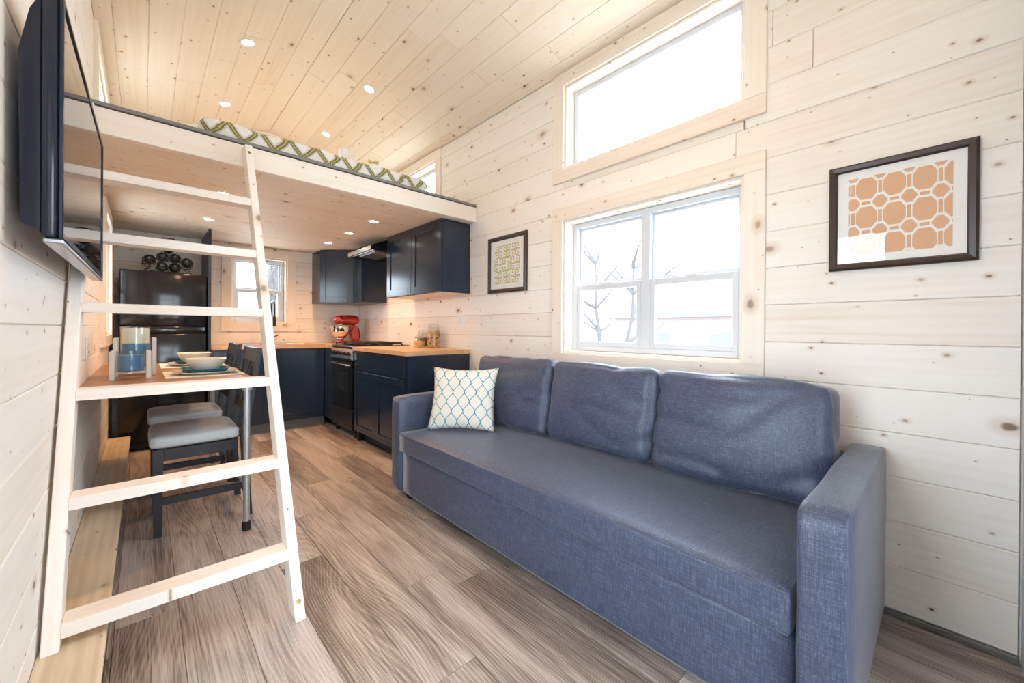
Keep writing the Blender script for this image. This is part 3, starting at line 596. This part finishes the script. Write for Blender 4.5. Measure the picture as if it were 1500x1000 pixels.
# throw pillow
def pillow(name, mat, W, H, T, n=22):
    bm = bmesh.new(); g = {}
    for s in (1, -1):
        for i in range(n+1):
            for j in range(n+1):
                a, b_ = -1+2*i/n, -1+2*j/n; edge = i in (0, n) or j in (0, n)
                if edge and s < 0: continue
                th = T/2*((1-abs(a)**2.6)*(1-abs(b_)**2.6))**.55 if not edge else 0
                px = a*W/2*(1-.10*(1-b_*b_)*abs(a)**3) ; pz = b_*H/2*(1-.10*(1-a*a)*abs(b_)**3)
                th += .006*noise.noise(Vector((a*2.5, b_*2.5, s*3)))*(0 if edge else 1)
                g[(s, i, j)] = bm.verts.new((px, -s*th, pz))
    def V(s, i, j): return g[(1, i, j)] if (i in (0, n) or j in (0, n)) else g[(s, i, j)]
    for s in (1, -1):
        for i in range(n):
            for j in range(n):
                f = [V(s, i, j), V(s, i+1, j), V(s, i+1, j+1), V(s, i, j+1)]
                try: bm.faces.new(f if s > 0 else f[::-1])
                except ValueError: pass
    me = bpy.data.meshes.new(name); bmesh.ops.recalc_face_normals(bm, faces=bm.faces); bm.to_mesh(me); bm.free(); me.materials.append(M(mat)); me.shade_smooth(); return me
pe = Vector((.312, -.367, 0)).normalized(); pn_ = Vector((-pe.y, pe.x, 0)); pn_ = pn_ if pn_.x > 0 else -pn_     # away from camera
tilt = math.radians(20); up = Vector((0, 0, 1))*math.cos(tilt)+pn_*math.sin(tilt); yb = up.cross(pe); m = Matrix((pe, yb, up)).transposed().to_4x4()
m.translation = Vector((1.520, 2.130, .453)) + up*.20
tag(link('throw_pillow', pillow('throw_pillow', 'trellis_cotton', .455, .43, .13), m), 'white throw pillow with teal trellis lines on the sofa', 'pillow')
# ------------------------------------------------------------------ ladder
t = thing('ladder', 'pale pine loft ladder leaning on the loft edge', 'ladder', (.12, 1.8, 0)); LS = .502
def ly(z): return 1.63+LS*z
ln = Vector((0, -1, LS)).normalized(); lu = Vector((0, LS, 1)).normalized()
def post(x0, x1, zb, zt):
    """side rail with level foot and plumb top"""
    D = .089; dy = D*math.sqrt(1+LS*LS)
    yt = LY-.014
    pts = [(ly(zb), zb), (ly(zb)+dy, zb), (yt, (yt-dy-1.63)/LS), (yt, zt), (ly(zt), zt)]
    L = (Vector((0, ly(zt), zt))-Vector((0, ly(zb), zb))).length
    org = Vector(((x0+x1)/2, ly(zb), zb)); m = Matrix((lu, Vector((1, 0, 0)), ln)).transposed().to_4x4(); m.translation = org; inv = m.inverted()
    mb = MB().poly([(x0, a, b) for a, b in pts], (x1-x0, 0, 0)); bmesh.ops.bevel(mb.bm, geom=mb.bm.edges[:], offset=.0025, segments=1, affect='EDGES')
    bmesh.ops.recalc_face_normals(mb.bm, faces=mb.bm.faces)
    me = bpy.data.meshes.new('post'); mb.bm.transform(inv); mb.bm.to_mesh(me); mb.bm.free(); me.materials.append(M('pine_ladder')); return link('post', me, m, t)
pr = post(.420, .456, .0005, 2.152); pl = post(-.212, -.175, LEDZ+.0005, 2.152)
for p_, x in ((pr, .437), (pl, -.193)):
    for z in ((2.10,) if p_ is pl else (2.10, .06)):
        c = Vector((x, ly(z), z))+ln*.0005; mb = MB().lathe([(.009, -.004), (.009, .001), (.004, .0015)], (0, 0, 0), 12); mm = Matrix((Vector((1, 0, 0)), ln.cross(Vector((1, 0, 0))), ln)).transposed().to_4x4(); mm.translation = c; mb.bm.transform(mm); mb.build('bolt', 'brass_bolt', p_, 40)
for zt in (1.796, 1.497, 1.194, .879, .549, .229):
    c = ly(zt-.019); board('rung', 'pine_ladder', t, (-.1745, c+.044, zt), (.4195, c+.044, zt), (0, 1, 0), .086, .038, .002, (0, 0, 1))
# ------------------------------------------------------------------ television on the left wall
TA = Vector((-.137, 1.36, 0)); TB = Vector((-.127, 2.36, 0)); td = (TB-TA).normalized(); tn = Vector((td.y, -td.x, 0)); TL = (TB-TA).length; TH_ = .55
t = thing('television', 'flat black television mounted on the left plank wall beside the ladder', 'television', (XL, 1.87, 1.30))
tm = Matrix((td, -tn, Vector((0, 0, 1)))).transposed().to_4x4(); tm.translation = TA+Vector((0, 0, 1.30))
def tvp(mb, name, mat, par, smooth=False): mb.bm.transform(tm); return mb.build(name, mat, par, smooth)
cb = MB().box(0, TL, .005, .034, 0, TH_, .010, 3)
for q in ((0, .011, 0, TH_), (TL-.011, TL, 0, TH_), (.011, TL-.011, 0, .017), (.011, TL-.011, TH_-.011, TH_)): cb.box(q[0], q[1], -.002, .006, q[2], q[3], .002, 1)
case = tvp(cb, 'case', 'tv_case', t, 40); tvp(MB().box(.012, TL-.012, .0015, .0045, .018, TH_-.012, .001, 1), 'screen', 'tv_screen', t)
mb = MB().poly([(0.005, .034, .012), (0.005, .062, .03), (.005, .066, .40), (.005, .050, .50), (.005, .034, .54)], (TL-.16, 0, 0)); tvp(mb, 'back_shell', 'tv_case', t)
tvp(MB().box(.0, TL, -.002, .030, -.012, -.0005, .003, 1), 'speaker_bar', 'tv_trim', t)
box('wall_mount', 'black_satin', t, XL+.0015, -.195, 1.72, 2.02, 1.42, 1.70)
# ------------------------------------------------------------------ framed pictures on the right wall
def picture(name, label, y0, y1, z0, z1, fw, mw, art):
    t = thing(name, label, 'picture', (XR-.01, (y0+y1)/2, z0)); b = MB(); X0, X1 = XR-.026, XR-.002
    prof = [(0, X1), (0, X0+.008), (fw*.3, X0), (fw*.8, X0+.003), (fw, X0+.012), (fw, X1)]
    cor = [(y0, z0, 1, 1), (y1, z0, -1, 1), (y1, z1, -1, -1), (y0, z1, 1, -1)]
    rg = [[b.bm.verts.new((x, y+sy*d, z+sz*d)) for d, x in prof] for (y, z, sy, sz) in cor]
    for i in range(4):
        j = (i+1) % 4
        for k in range(len(prof)): b.bm.faces.new((rg[i][k], rg[i][(k+1) % len(prof)], rg[j][(k+1) % len(prof)], rg[j][k]))
    b.build('frame', 'frame_wood', t)
    i0, i1, j0, j1 = y0+fw, y1-fw, z0+fw, z1-fw
    box('mat_board', 'mat_board', t, X0+.016, X1-.001, i0, i1, j0, j1)
    p = MB(); art(p, i0+mw, i1-mw, j0+mw*.9, j1-mw*.9, X0+.0155); p.build('art_print', art.mat, t)
    box('glass', 'clear_glass', t, X0+.0125, X0+.0140, i0, i1, j0, j1)
def art_oct(p, a0, a1, b0, b1, x):
    nu, nv = 3.55, 2.72; su, sv = (a1-a0)/nu, (b1-b0)/nv
    def clip(pts):
        for ax, lim, sg in ((0, a0, 1), (0, a1, -1), (1, b0, 1), (1, b1, -1)):
            out = []
            for i in range(len(pts)):
                P, Q = pts[i], pts[(i+1) % len(pts)]; ip, iq = (P[ax]-lim)*sg >= 0, (Q[ax]-lim)*sg >= 0
                if ip: out.append(P)
                if ip != iq: f = (lim-P[ax])/(Q[ax]-P[ax]); out.append(tuple(P[k]+(Q[k]-P[k])*f for k in (0, 1)))
            pts = out
            if len(pts) < 3: return []
        return pts
    def add(c, loc):
        q = clip([(a1-(c[0]+u)*su, b0+(c[1]+v)*sv) for u, v in loc])
        if len(q) >= 3: p.flat([(x, y, z) for y, z in q])
    big = [(.39, .17), (.20, .37), (-.20, .37), (-.39, .17), (-.39, -.17), (-.20, -.37), (.20, -.37), (.39, -.17)]; sm = [(.27, .03), (.10, .21), (-.10, .21), (-.27, .03), (-.27, -.03), (-.10, -.21), (.10, -.21), (.27, -.03)]
    for i in range(-1, 5):
        for j in range(-1, 4):
            c = (i+.68, j+.30); add(c, big); add((c[0]+.5, c[1]+.5), sm)
            add((c[0]+.5, c[1]), [(-.07, -.21), (.07, -.21), (.07, .21), (-.07, .21)]); add((c[0], c[1]+.5), [(-.16, -.055), (.16, -.055), (.16, .055), (-.16, .055)])
art_oct.mat = 'print_orange'
def art_key(p, a0, a1, b0, b1, x):
    nu = nv = 6; su, sv = (a1-a0)/nu, (b1-b0)/nv; path = [(.10, .90), (.90, .90), (.90, .10), (.34, .10), (.34, .54), (.60, .54)]; w_ = .07
    for i in range(nu):
        for j in range(nv):
            fl = (i//1+j//2) % 2; fv = (j+i//2) % 2
            for k in range(len(path)-1):
                (u0, v0), (u1, v1) = path[k], path[k+1]
                if fl: u0, u1 = 1-u0, 1-u1
                if fv: v0, v1 = 1-v0, 1-v1
                l, r, d, u = min(u0, u1)-w_, max(u0, u1)+w_, min(v0, v1)-w_, max(v0, v1)+w_
                p.flat([(x-.00001*k, a0+(i+l)*su, b0+(j+d)*sv), (x-.00001*k, a0+(i+r)*su, b0+(j+d)*sv), (x-.00001*k, a0+(i+r)*su, b0+(j+u)*sv), (x-.00001*k, a0+(i+l)*su, b0+(j+u)*sv)])
art_key.mat = 'print_olive'
picture('framed_picture', 'dark framed print of orange octagon tiles on the plank wall beside the windows', -.085, .33, 1.358, 1.79, .028, .034, art_oct)
picture('framed_picture', 'dark framed print of olive spiral key pattern beside the upper cabinet', 2.155, 2.615, 1.405, 1.865, .033, .045, art_key)
# ------------------------------------------------------------------ dining table and chairs
TZ = .825
t = thing('dining_table', 'narrow butcher block dining table fixed along the left wall on pipe legs', 'table', (.13, 3.4, 0))
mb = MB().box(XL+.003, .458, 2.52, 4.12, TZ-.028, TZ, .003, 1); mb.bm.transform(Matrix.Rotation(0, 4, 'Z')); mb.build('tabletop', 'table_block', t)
for y in (2.575, 4.05):
    lg = MB().tube([(.415, y, .04), (.415, y, TZ-.033)], .0155, 16).build('leg', 'galvanised', t, 40); MB().lathe([(.048, 0), (.048, .005), (.024, .009), (.022, .03), (.017, .03)][::-1], (.415, y, TZ-.036-.0), 20).bm.free()
    MB().lathe([(.017, -.035), (.024, -.033), (.024, -.010), (.048, -.007), (.048, -.0005)], (.415, y, TZ-.028), 20).build('flange', 'galvanised', lg, 40); MB().lathe([(.021, 0), (.021, .045), (.016, .05)], (.415, y, .0005), 16).build('foot_cap', 'black_rubber', lg, 40)
def chair(y0, label):
    """chair facing the left wall; seat under the table"""
    t = thing('dining_chair', label, 'chair', (.24, y0+.2, 0), 'chairs at the wall table'); a, b_ = y0, y0+.42; m = 'chair_wood'; bx0, bx1 = .035, .425
    def tap(x, y, nm='leg'):
        mb = MB(); mb.poly([(x-.017, y-.017, .0005), (x+.017, y-.017, .0005), (x+.017, y+.017, .0005), (x-.017, y+.017, .0005)], (0, 0, .46))
        for v in mb.bm.verts:
            if v.co.z > .2: v.co.x = x+(v.co.x-x)*1.3; v.co.y = y+(v.co.y-y)*1.3
        mb.build(nm, m, t)
    tap(bx0+.022, a+.022); tap(bx0+.022, b_-.022)
    for y in (a+.02, b_-.02):     # rear legs continue as back posts, raked away from the table
        mb = MB(); w_ = .019; prof = [(.478, .0005), (.452, .46), (.525, .985), (.500, .985), (.418, .46), (.446, .0005)]
        mb.poly([(x, y-w_, z) for x, z in prof], (0, 2*w_, 0)); mb.build('back_leg', m, t)
    sf = MB(); sf.box(bx0+.045, .405, a+.008, a+.03, .395, .458, .002, 1); sf.box(bx0+.045, .405, b_-.03, b_-.008, .395, .458, .002, 1); sf.box(bx0+.005, bx0+.03, a+.045, b_-.045, .395, .458, .002, 1); sf.build('seat_frame', m, t)
    soft('seat_cushion', 'seat_vinyl', t, ((bx0-.012+.412)/2, (a+b_)/2, .495), (.412-bx0+.012, b_-a+.004, .066), I3, (.004, .004, .016), 12, .02, .001, int(y0*10))
    box('stretcher', m, t, bx0+.04, .425, a+.012, a+.03, .16, .20, .002, 1); box('stretcher', m, t, bx0+.04, .425, b_-.03, b_-.012, .16, .20, .002, 1); MB().box(.44, .458, a+.04, b_-.04, .12, .155, .002, 1).build('stretcher', m, t)
    MB().poly([(.490, a+.04, .90), (.508, a+.04, .90), (.519, a+.04, .98), (.501, a+.04, .98)], (0, .34, 0)).build('top_rail', m, t); MB().poly([(.444, a+.04, .60), (.460, a+.04, .60), (.467, a+.04, .65), (.451, a+.04, .65)], (0, .34, 0)).build('lower_rail', m, t)
    for k in range(3):
        yy = a+.10+k*.10; MB().poly([(.454, yy, .649), (.464, yy, .649), (.503, yy, .901), (.493, yy, .901)], (0, .02, 0)).build('slat', m, t)
chair(2.775, 'black dining chair with pale grey seat at the ladder end of the table'); chair(3.45, 'black dining chair with pale grey seat at the refrigerator end of the table')
def setting(y, who):
    mt = tag(box('placemat', 'linen_mat', None, 0.085, .450, y-.20, y+.23, TZ+.0006, TZ+.004, .001, 1), 'off-white woven placemat '+who, 'placemat', 'place settings'); c = (.275, y)
    def sq(R, n=4, ex=3.2, k=48): return [((abs(math.cos(2*math.pi*i/k))**(2/ex))*math.copysign(1, math.cos(2*math.pi*i/k))*R, (abs(math.sin(2*math.pi*i/k))**(2/ex))*math.copysign(1, math.sin(2*math.pi*i/k))*R) for i in range(k)]
    def dish(name, mat, label, cat, prof, z, ex=3.2):
        mb = MB(); rings = []
        for r, h in prof: rings.append([mb.bm.verts.new((c[0]+u, c[1]+v, z+h)) for u, v in sq(r, ex=ex)])
        for a, b_ in zip(rings, rings[1:]):
            for i in range(len(a)): mb.bm.faces.new((a[i], a[(i+1) % len(a)], b_[(i+1) % len(a)], b_[i]))
        mb.bm.faces.new(rings[0][::-1]); mb.bm.faces.new(rings[-1]); tag(mb.build(name, mat, None, 50), label, cat, 'place settings')
    z = TZ+.0045
    dish('plate', 'ivory_ceramic', 'ivory square dinner plate under the teal plate '+who, 'plate', [(.10, 0), (.115, .002), (.155, .015), (.159, .017), (.153, .017), (.11, .007), (.02, .006)], z)
    dish('salad_plate', 'teal_ceramic', 'teal square salad plate under the bowl '+who, 'plate', [(.085, 0), (.10, .004), (.118, .021), (.120, .024), (.112, .024), (.09, .010), (.02, .009)], z+.0075)
    dish('bowl', 'ivory_ceramic', 'ivory bowl stacked on the teal plate '+who, 'bowl', [(.058, 0), (.065, .003), (.085, .035), (.101, .070), (.097, .071), (.08, .035), (.056, .010), (.01, .008)], z+.0180, 2.4)
setting(3.02, 'at the ladder end of the table'); setting(3.74, 'at the refrigerator end of the table')
def candle(x, y, s, h, label, wax):
    t = thing('candle_holder', label, 'candle holder', (x, y, TZ), 'candle holders on the table')
    for sx in (-1, 1):
        for sy in (-1, 1): MB().box(x+sx*s-.010, x+sx*s+.010, y+sy*s-.007, y+sy*s+.007, TZ+.0006, TZ+h, .002, 1).build('leg', 'holder_wood', t)
    b = MB(); b.box(x-s+.0105, x+s-.0105, y-.008, y+.008, TZ+.03, TZ+.042); b.box(x-.008, x+.008, y-s+.0075, y+s-.0075, TZ+.0301, TZ+.0419); b.build('cross_bar', 'holder_wood', t)
    r = s*.80; z = TZ+.0425; gh = .105 if not wax else .235; fh = .085 if not wax else .14
    MB().lathe([(r*.2, 0), (r, 0), (r, gh), (r*.965, gh), (r*.965, .004), (r*.2, .004)], (x, y, z), 28, cap=False).build('glass_cup', 'jar_glass', t, 40)
    MB().lathe([(r*.1, .005), (r*.95, .005), (r*.95, fh), (r*.1, fh)], (x, y, z), 24).build('blue_filling', 'blue_sand', t, 40)
    if wax: MB().lathe([(r*.1, fh+.001), (r*.92, fh+.001), (r*.92, gh-.012), (r*.84, gh-.006), (r*.1, gh-.01)], (x, y, z), 24).build('candle', 'candle_wax', t, 40)
candle(-.050, 2.96, .070, .150, 'low candle holder of whitewashed slats around a blue glass on the table', False)
candle(-.035, 3.19, .080, .215, 'tall candle holder with an ivory candle over blue filling on the table', True)
# ------------------------------------------------------------------ counter objects
def mixer():
    x, y, z = 1.86, 5.06, CT+.0006; t = thing('stand_mixer', 'glossy red stand mixer with steel bowl on the back counter', 'mixer', (x, y, z)); k = 'mixer_red'
    b = MB(); soft('base', k, t, (x+.01, y, z+.016), (.32, .19, .032), I3, (0, 0, 0), 8, .015, 0)
    b = MB(); b.poly([(x+.05, y-.05, z+.02), (x+.155, y-.05, z+.02), (x+.125, y-.05, z+.12), (x+.13, y-.05, z+.235), (x+.06, y-.05, z+.235), (x+.065, y-.05, z+.12)], (0, .10, 0)); bmesh.ops.bevel(b.bm, geom=b.bm.edges[:], offset=.018, segments=3, affect='EDGES'); b.build('column', k, t, 50)
    pr_ = [(.005, -.145), (.04, -.143), (.052, -.13), (.058, -.08), (.066, .03), (.064, .10), (.05, .14), (.02, .155), (.003, .157)]
    hb = MB().lathe(pr_, (x, y, z+.285), 28, 'X'); hd = hb.build('motor_head', k, t, 50)
    MB().lathe([(.0605, -.082), (.0615, -.068)], (x, y, z+.285), 28, 'X').build('chrome_band', 'chrome', hd, 50); MB().lathe([(.018, -.162), (.02, -.155), (.012, -.144)], (x, y, z+.285), 18, 'X').build('hub_knob', 'chrome', hd, 50)
    MB().lathe([(.03, .222), (.034, .232), (.03, .24)], (x-.075, y, z), 20).build('attachment_collar', 'chrome', hd, 50)
    MB().lathe([(.045, .032), (.05, .036), (.03, .05), (.06, .062), (.092, .105), (.105, .15), (.108, .205), (.112, .207), (.108, .208), (.103, .205), (.10, .15), (.085, .105), (.05, .068), (.01, .064)], (x-.075, y, z), 32).build('bowl', 'chrome', t, 50)
    MB().tube([(x-.075, y, z+.24), (x-.075, y, z+.12)], .006, 8).build('beater', 'white_plastic', t, 40)
    MB().tube([(x+.145, y-.01, z+.19), (x+.165, y-.01, z+.10), (x+.15, y-.01, z+.02)], .008, 8).build('power_cord', 'black_rubber', t, 40)
mixer()
def jar(x, y, r, h, fill, fm, label, lumps=0):
    z = CT+.0006; t = thing('jar', label, 'jar', (x, y, z), 'clamp jars on the counter')
    MB().lathe([(r*.1, 0), (r*.92, 0), (r, r*.12), (r, h*.66), (r*.78, h*.78), (r*.80, h*.82), (r*.76, h*.82), (r*.73, h*.78), (r*.95, h*.66), (r*.95, r*.15), (r*.1, .006)], (x, y, z), 28, cap=False).build('glass_body', 'jar_glass', t, 40)
    MB().lathe([(r*.1, h*.84), (r*.80, h*.84), (r*.83, h*.87), (r*.80, h*.93), (r*.6, h*.98), (r*.1, h)], (x, y, z), 24).build('lid', 'jar_glass', t, 40)
    b = MB(); b.tube([(x+r*.82*math.cos(a), y+r*.82*math.sin(a), z+h*.835) for a in [i*2*math.pi/24 for i in range(25)]], .002, 6); b.tube([(x-r*.5, y-r*.7, z+h*.9), (x-r*.62, y-r*.9, z+h*.7), (x-r*.55, y-r*.8, z+h*.5)], .002, 6); b.build('clamp_wire', 'steel', t, 40)
    if not lumps: MB().lathe([(r*.1, .008), (r*.9, .008), (r*.93, r*.16), (r*.93, fill*h), (r*.5, fill*h+.006), (r*.1, fill*h+.004)], (x, y, z), 24).build('contents', fm, t, 40)
    else:
        rg = random.Random(4); bb = {'pasta_beige': MB(), 'jar_orange': MB(), 'plant_green': MB(), 'jar_brown': MB()}; ks = list(bb)
        for i in range(lumps):
            a, rr, zz = rg.uniform(0, 6.28), r*rg.uniform(.70, .84), rg.uniform(.014, fill*h-.008); p = Vector((x+rr*math.cos(a), y+rr*math.sin(a), z+zz)); d = Vector((rg.uniform(-1, 1), rg.uniform(-1, 1), rg.uniform(-1, 1))).normalized()*.011
            n_ = d.orthogonal()*.35; bb[ks[rg.choice([0, 0, 0, 1, 1, 2, 3])]].tube([p-d, p+n_, p+d], .006, 5)
        MB().lathe([(r*.1, .010), (r*.66, .010), (r*.66, fill*h-.02), (r*.1, fill*h-.02)], (x, y, z), 16).build('contents', 'pasta_beige', t)
        for k_, b_ in bb.items(): o = b_.build('pasta_pieces', k_, t); o['kind'] = 'stuff'
jar(1.995, 3.50, .055, .115, .50, 'jar_orange', 'small clamp jar of orange grains on the counter')
jar(2.085, 3.59, .058, .175, .52, 'jar_brown', 'middle-sized clamp jar of dark brown contents behind the small jar')
jar(2.055, 3.335, .062, .235, .72, 'pasta_beige', 'tall clamp jar of coloured pasta on the counter', 230)
def plate_cover(mp, u, v, w_, h, kind, label, d=0.0):
    t = thing('light_switch' if kind == 'switch' else 'outlet', label, 'switch' if kind == 'switch' else 'outlet', mp(u, v, d+.004))
    def bx(nm, a0, a1, b0, b1, d0, d1, mat='white_plastic'):
        p, q = mp(a0, b0, d+d0), mp(a1, b1, d+d1); return box(nm, mat, t, min(p.x, q.x), max(p.x, q.x), min(p.y, q.y), max(p.y, q.y), min(p.z, q.z), max(p.z, q.z), .0015, 1)
    bx('cover_plate', u-w_/2, u+w_/2, v-h/2, v+h/2, .0015, .007)
    if kind == 'outlet':
        for s in (-1, 1):
            bx('socket', u-.017, u+.017, v+s*.021-.015, v+s*.021+.015, .0072, .0095)
            for e in (-1, 1): bx('slot', u+e*.007-.0015, u+e*.007+.0015, v+s*.021-.006, v+s*.021+.006, .0097, .0100, 'black_rubber')
    else:
        for e in ((-1, 1) if w_ > .1 else (0,)): bx('rocker', u+e*.023-.016, u+e*.023+.016, v-.033, v+.033, .0072, .012)
plate_cover(mB, 1.78, 1.205, .078, .122, 'outlet', 'white outlet on the back wall left of the red mixer'); plate_cover(mR, 4.86, 1.205, .078, .122, 'outlet', 'white outlet on the right wall above the stove'); plate_cover(mR, 3.01, 1.18, .125, .125, 'switch', 'white double wall switch above the counter by the tall jar'); plate_cover(mL, 3.05, .99, .075, .12, 'outlet', 'white outlet on the left wall above the table')
# ------------------------------------------------------------------ recessed downlights
def downlight(x, y, z, nrm, label, group, watts):
    t = thing('recessed_light', label, 'light', (x, y, z), group); n = Vector(nrm).normalized(); xa = n.orthogonal().normalized(); m = Matrix((xa, n.cross(xa), n)).transposed().to_4x4(); m.translation = (x, y, z)
    mb = MB().lathe([(.034, .0005), (.052, .0005), (.050, .006), (.037, .004), (.035, .0015)], (0, 0, 0), 28, cap=False); mb.bm.transform(m); mb.build('trim_ring', 'white_plastic', t, 40)
    mb = MB().lathe([(.002, .0008), (.0345, .0008), (.034, .0016), (.002, .0018)], (0, 0, 0), 24); mb.bm.transform(m); mb.build('lens', 'lamp_lens', t)
    ld = bpy.data.lights.new('lamp', 'SPOT'); ld.energy = watts; ld.color = WARM; ld.spot_size = math.radians(150); ld.spot_blend = .7; ld.shadow_soft_size = .03
    lo = bpy.data.objects.new('lamp', ld); COL.objects.link(lo); lm = Matrix.Translation(n*.012) @ m @ Matrix.Rotation(math.pi, 4, 'X'); lo.matrix_basis = lm; lo.parent = t; lo.matrix_parent_inverse = WORLD[t.name].inverted()
for (x, ys) in ((.52, (1.0, 3.27, 4.30)), (1.36, (1.0, 3.23, 4.28))):  # nearest pair is unseen, added for its warm light
    for y, where in zip(ys, ('added out of view above the sofa', 'above the loft edge', 'above the loft bed foot')):
        z = roof(x)-.0005; n = (SLOPE if x < XMID else -SLOPE, 0, -1)
        downlight(x, y, z, n, 'recessed downlight '+where+', ceiling slope on the '+('television' if x < 1 else 'sofa')+' side', 'ceiling downlights', LAMP_W*(1 if y < 2 else .55))
for (x, y, where) in ((1.485, 3.41, 'in front of the two-door wall cabinet'), (1.485, 3.99, 'in front of the range hood'), (1.49, 4.60, 'in front of the corner wall cabinet'), (.41, 3.45, 'above the table near the ladder'), (.415, 4.35, 'above the table near the refrigerator')): downlight(x, y, LZ0-.0005, (0, 0, -1), 'recessed downlight under the loft '+where, 'kitchen downlights', LAMP_W*2.0)
# ------------------------------------------------------------------ loft bed, tray, mug, plant
soft('mattress', 'bed_cotton', None, (.99, 3.84, LZ1+.085+.001), (1.52, 1.86, .17), I3, (0, 0, .02), 30, .06, .012, 3, 7.0)
tag(bpy.data.objects['mattress'], 'low mattress with white and olive patterned bedding on the loft', 'mattress')
mz = LZ1+.1765
t = thing('mug', 'white mug standing on the loft bed', 'mug', (1.115, 3.10, mz)); MB().lathe([(.01, 0), (.040, 0), (.043, .006), (.043, .095), (.040, .097), (.038, .094), (.038, .008), (.005, .007)], (1.115, 3.10, mz), 28).build('cup', 'white_plastic', t, 40)
MB().tube([(1.153, 3.08, mz+.08), (1.178, 3.066, mz+.078), (1.187, 3.06, mz+.05), (1.172, 3.07, mz+.025), (1.153, 3.08, mz+.02)], .006, 8).build('handle', 'white_plastic', t, 40)
mz += .014
t = thing('potted_grass', 'small yellow-green grass plant in a white pot on the loft bed', 'plant', (1.345, 3.10, mz)); MB().lathe([(.005, 0), (.03, 0), (.038, .035), (.034, .035), (.005, .03)], (1.345, 3.10, mz), 20).build('pot', 'white_plastic', t, 40)
rg = random.Random(2); b = MB()
for i in range(46):
    a, r, h = rg.uniform(0, 6.28), rg.uniform(0, .022), rg.uniform(.025, .05); p = Vector((1.345+r*math.cos(a), 3.10+r*math.sin(a), mz+.03)); b.tube([p, p+Vector((math.cos(a)*.008, math.sin(a)*.008, h*.6)), p+Vector((math.cos(a)*.03, math.sin(a)*.03, h))], .003, 4, [.003, .0025, .0006])
b.build('grass_blades', 'plant_green', t)['kind'] = 'stuff'
# ------------------------------------------------------------------ outside
struct(box('ground', 'gravel', None, -60, 60, -60, 60, -1.0, -.9))
def tree(label, x, y, h, seed, r0=.16):
    rg = random.Random(seed); t = thing('bare_tree', label, 'tree', (x, y, -.9)); b = MB(); base = Vector((x, y, -.9)); pts = [base]
    for i in range(6): pts.append(pts[-1]+Vector((rg.uniform(-.12, .12), rg.uniform(-.12, .12), h/6)))
    b.tube(pts, .1, 8, [r0*(1-.13*i) for i in range(7)]); b.build('trunk', 'bark', t, 60)
    for i in range(11):
        s = pts[rg.randint(2, 6)]; d = Vector((rg.uniform(-1, 1), rg.uniform(-1, 1), rg.uniform(.05, .8))).normalized(); q = [s]; L = rg.uniform(.8, 1.8)
        for k in range(5): d = (d+Vector((rg.uniform(-.4, .4), rg.uniform(-.4, .4), rg.uniform(-.1, .35)))).normalized(); q.append(q[-1]+d*L/5)
        b = MB(); b.tube(q, .03, 6, [.05*(1-.17*j) for j in range(6)]); b.build('branch', 'bark', t, 60)
tree('bare tree outside the kitchen window', 1.90, 8.6, 5.0, 4, .20); tree('slim bare tree outside the double window', 8.0, 4.6, 3.4, 8, .07); tree('bare tree beyond the double window near the house', 10.0, 7.0, 4.0, 12, .1)
t = thing('house', 'low neighbouring house seen through the double window', 'house', (16, 4, -.9))
box('wall', 'house_wall', t, 14, 20, 1.5, 9, -.9, 1.6); MB().poly([(13.6, 1.1, 1.6), (20.4, 1.1, 1.6), (17, 1.1, 3.0)], (0, 8.3, 0)).build('roof', 'house_roof', t)
for y in (2.6, 4.4, 6.6): f = box('window', 'white_vinyl', t, 13.95, 14.02, y, y+1.0, .1, 1.1); box('pane', 'house_roof', f, 13.93, 13.948, y+.08, y+.92, .18, 1.02)
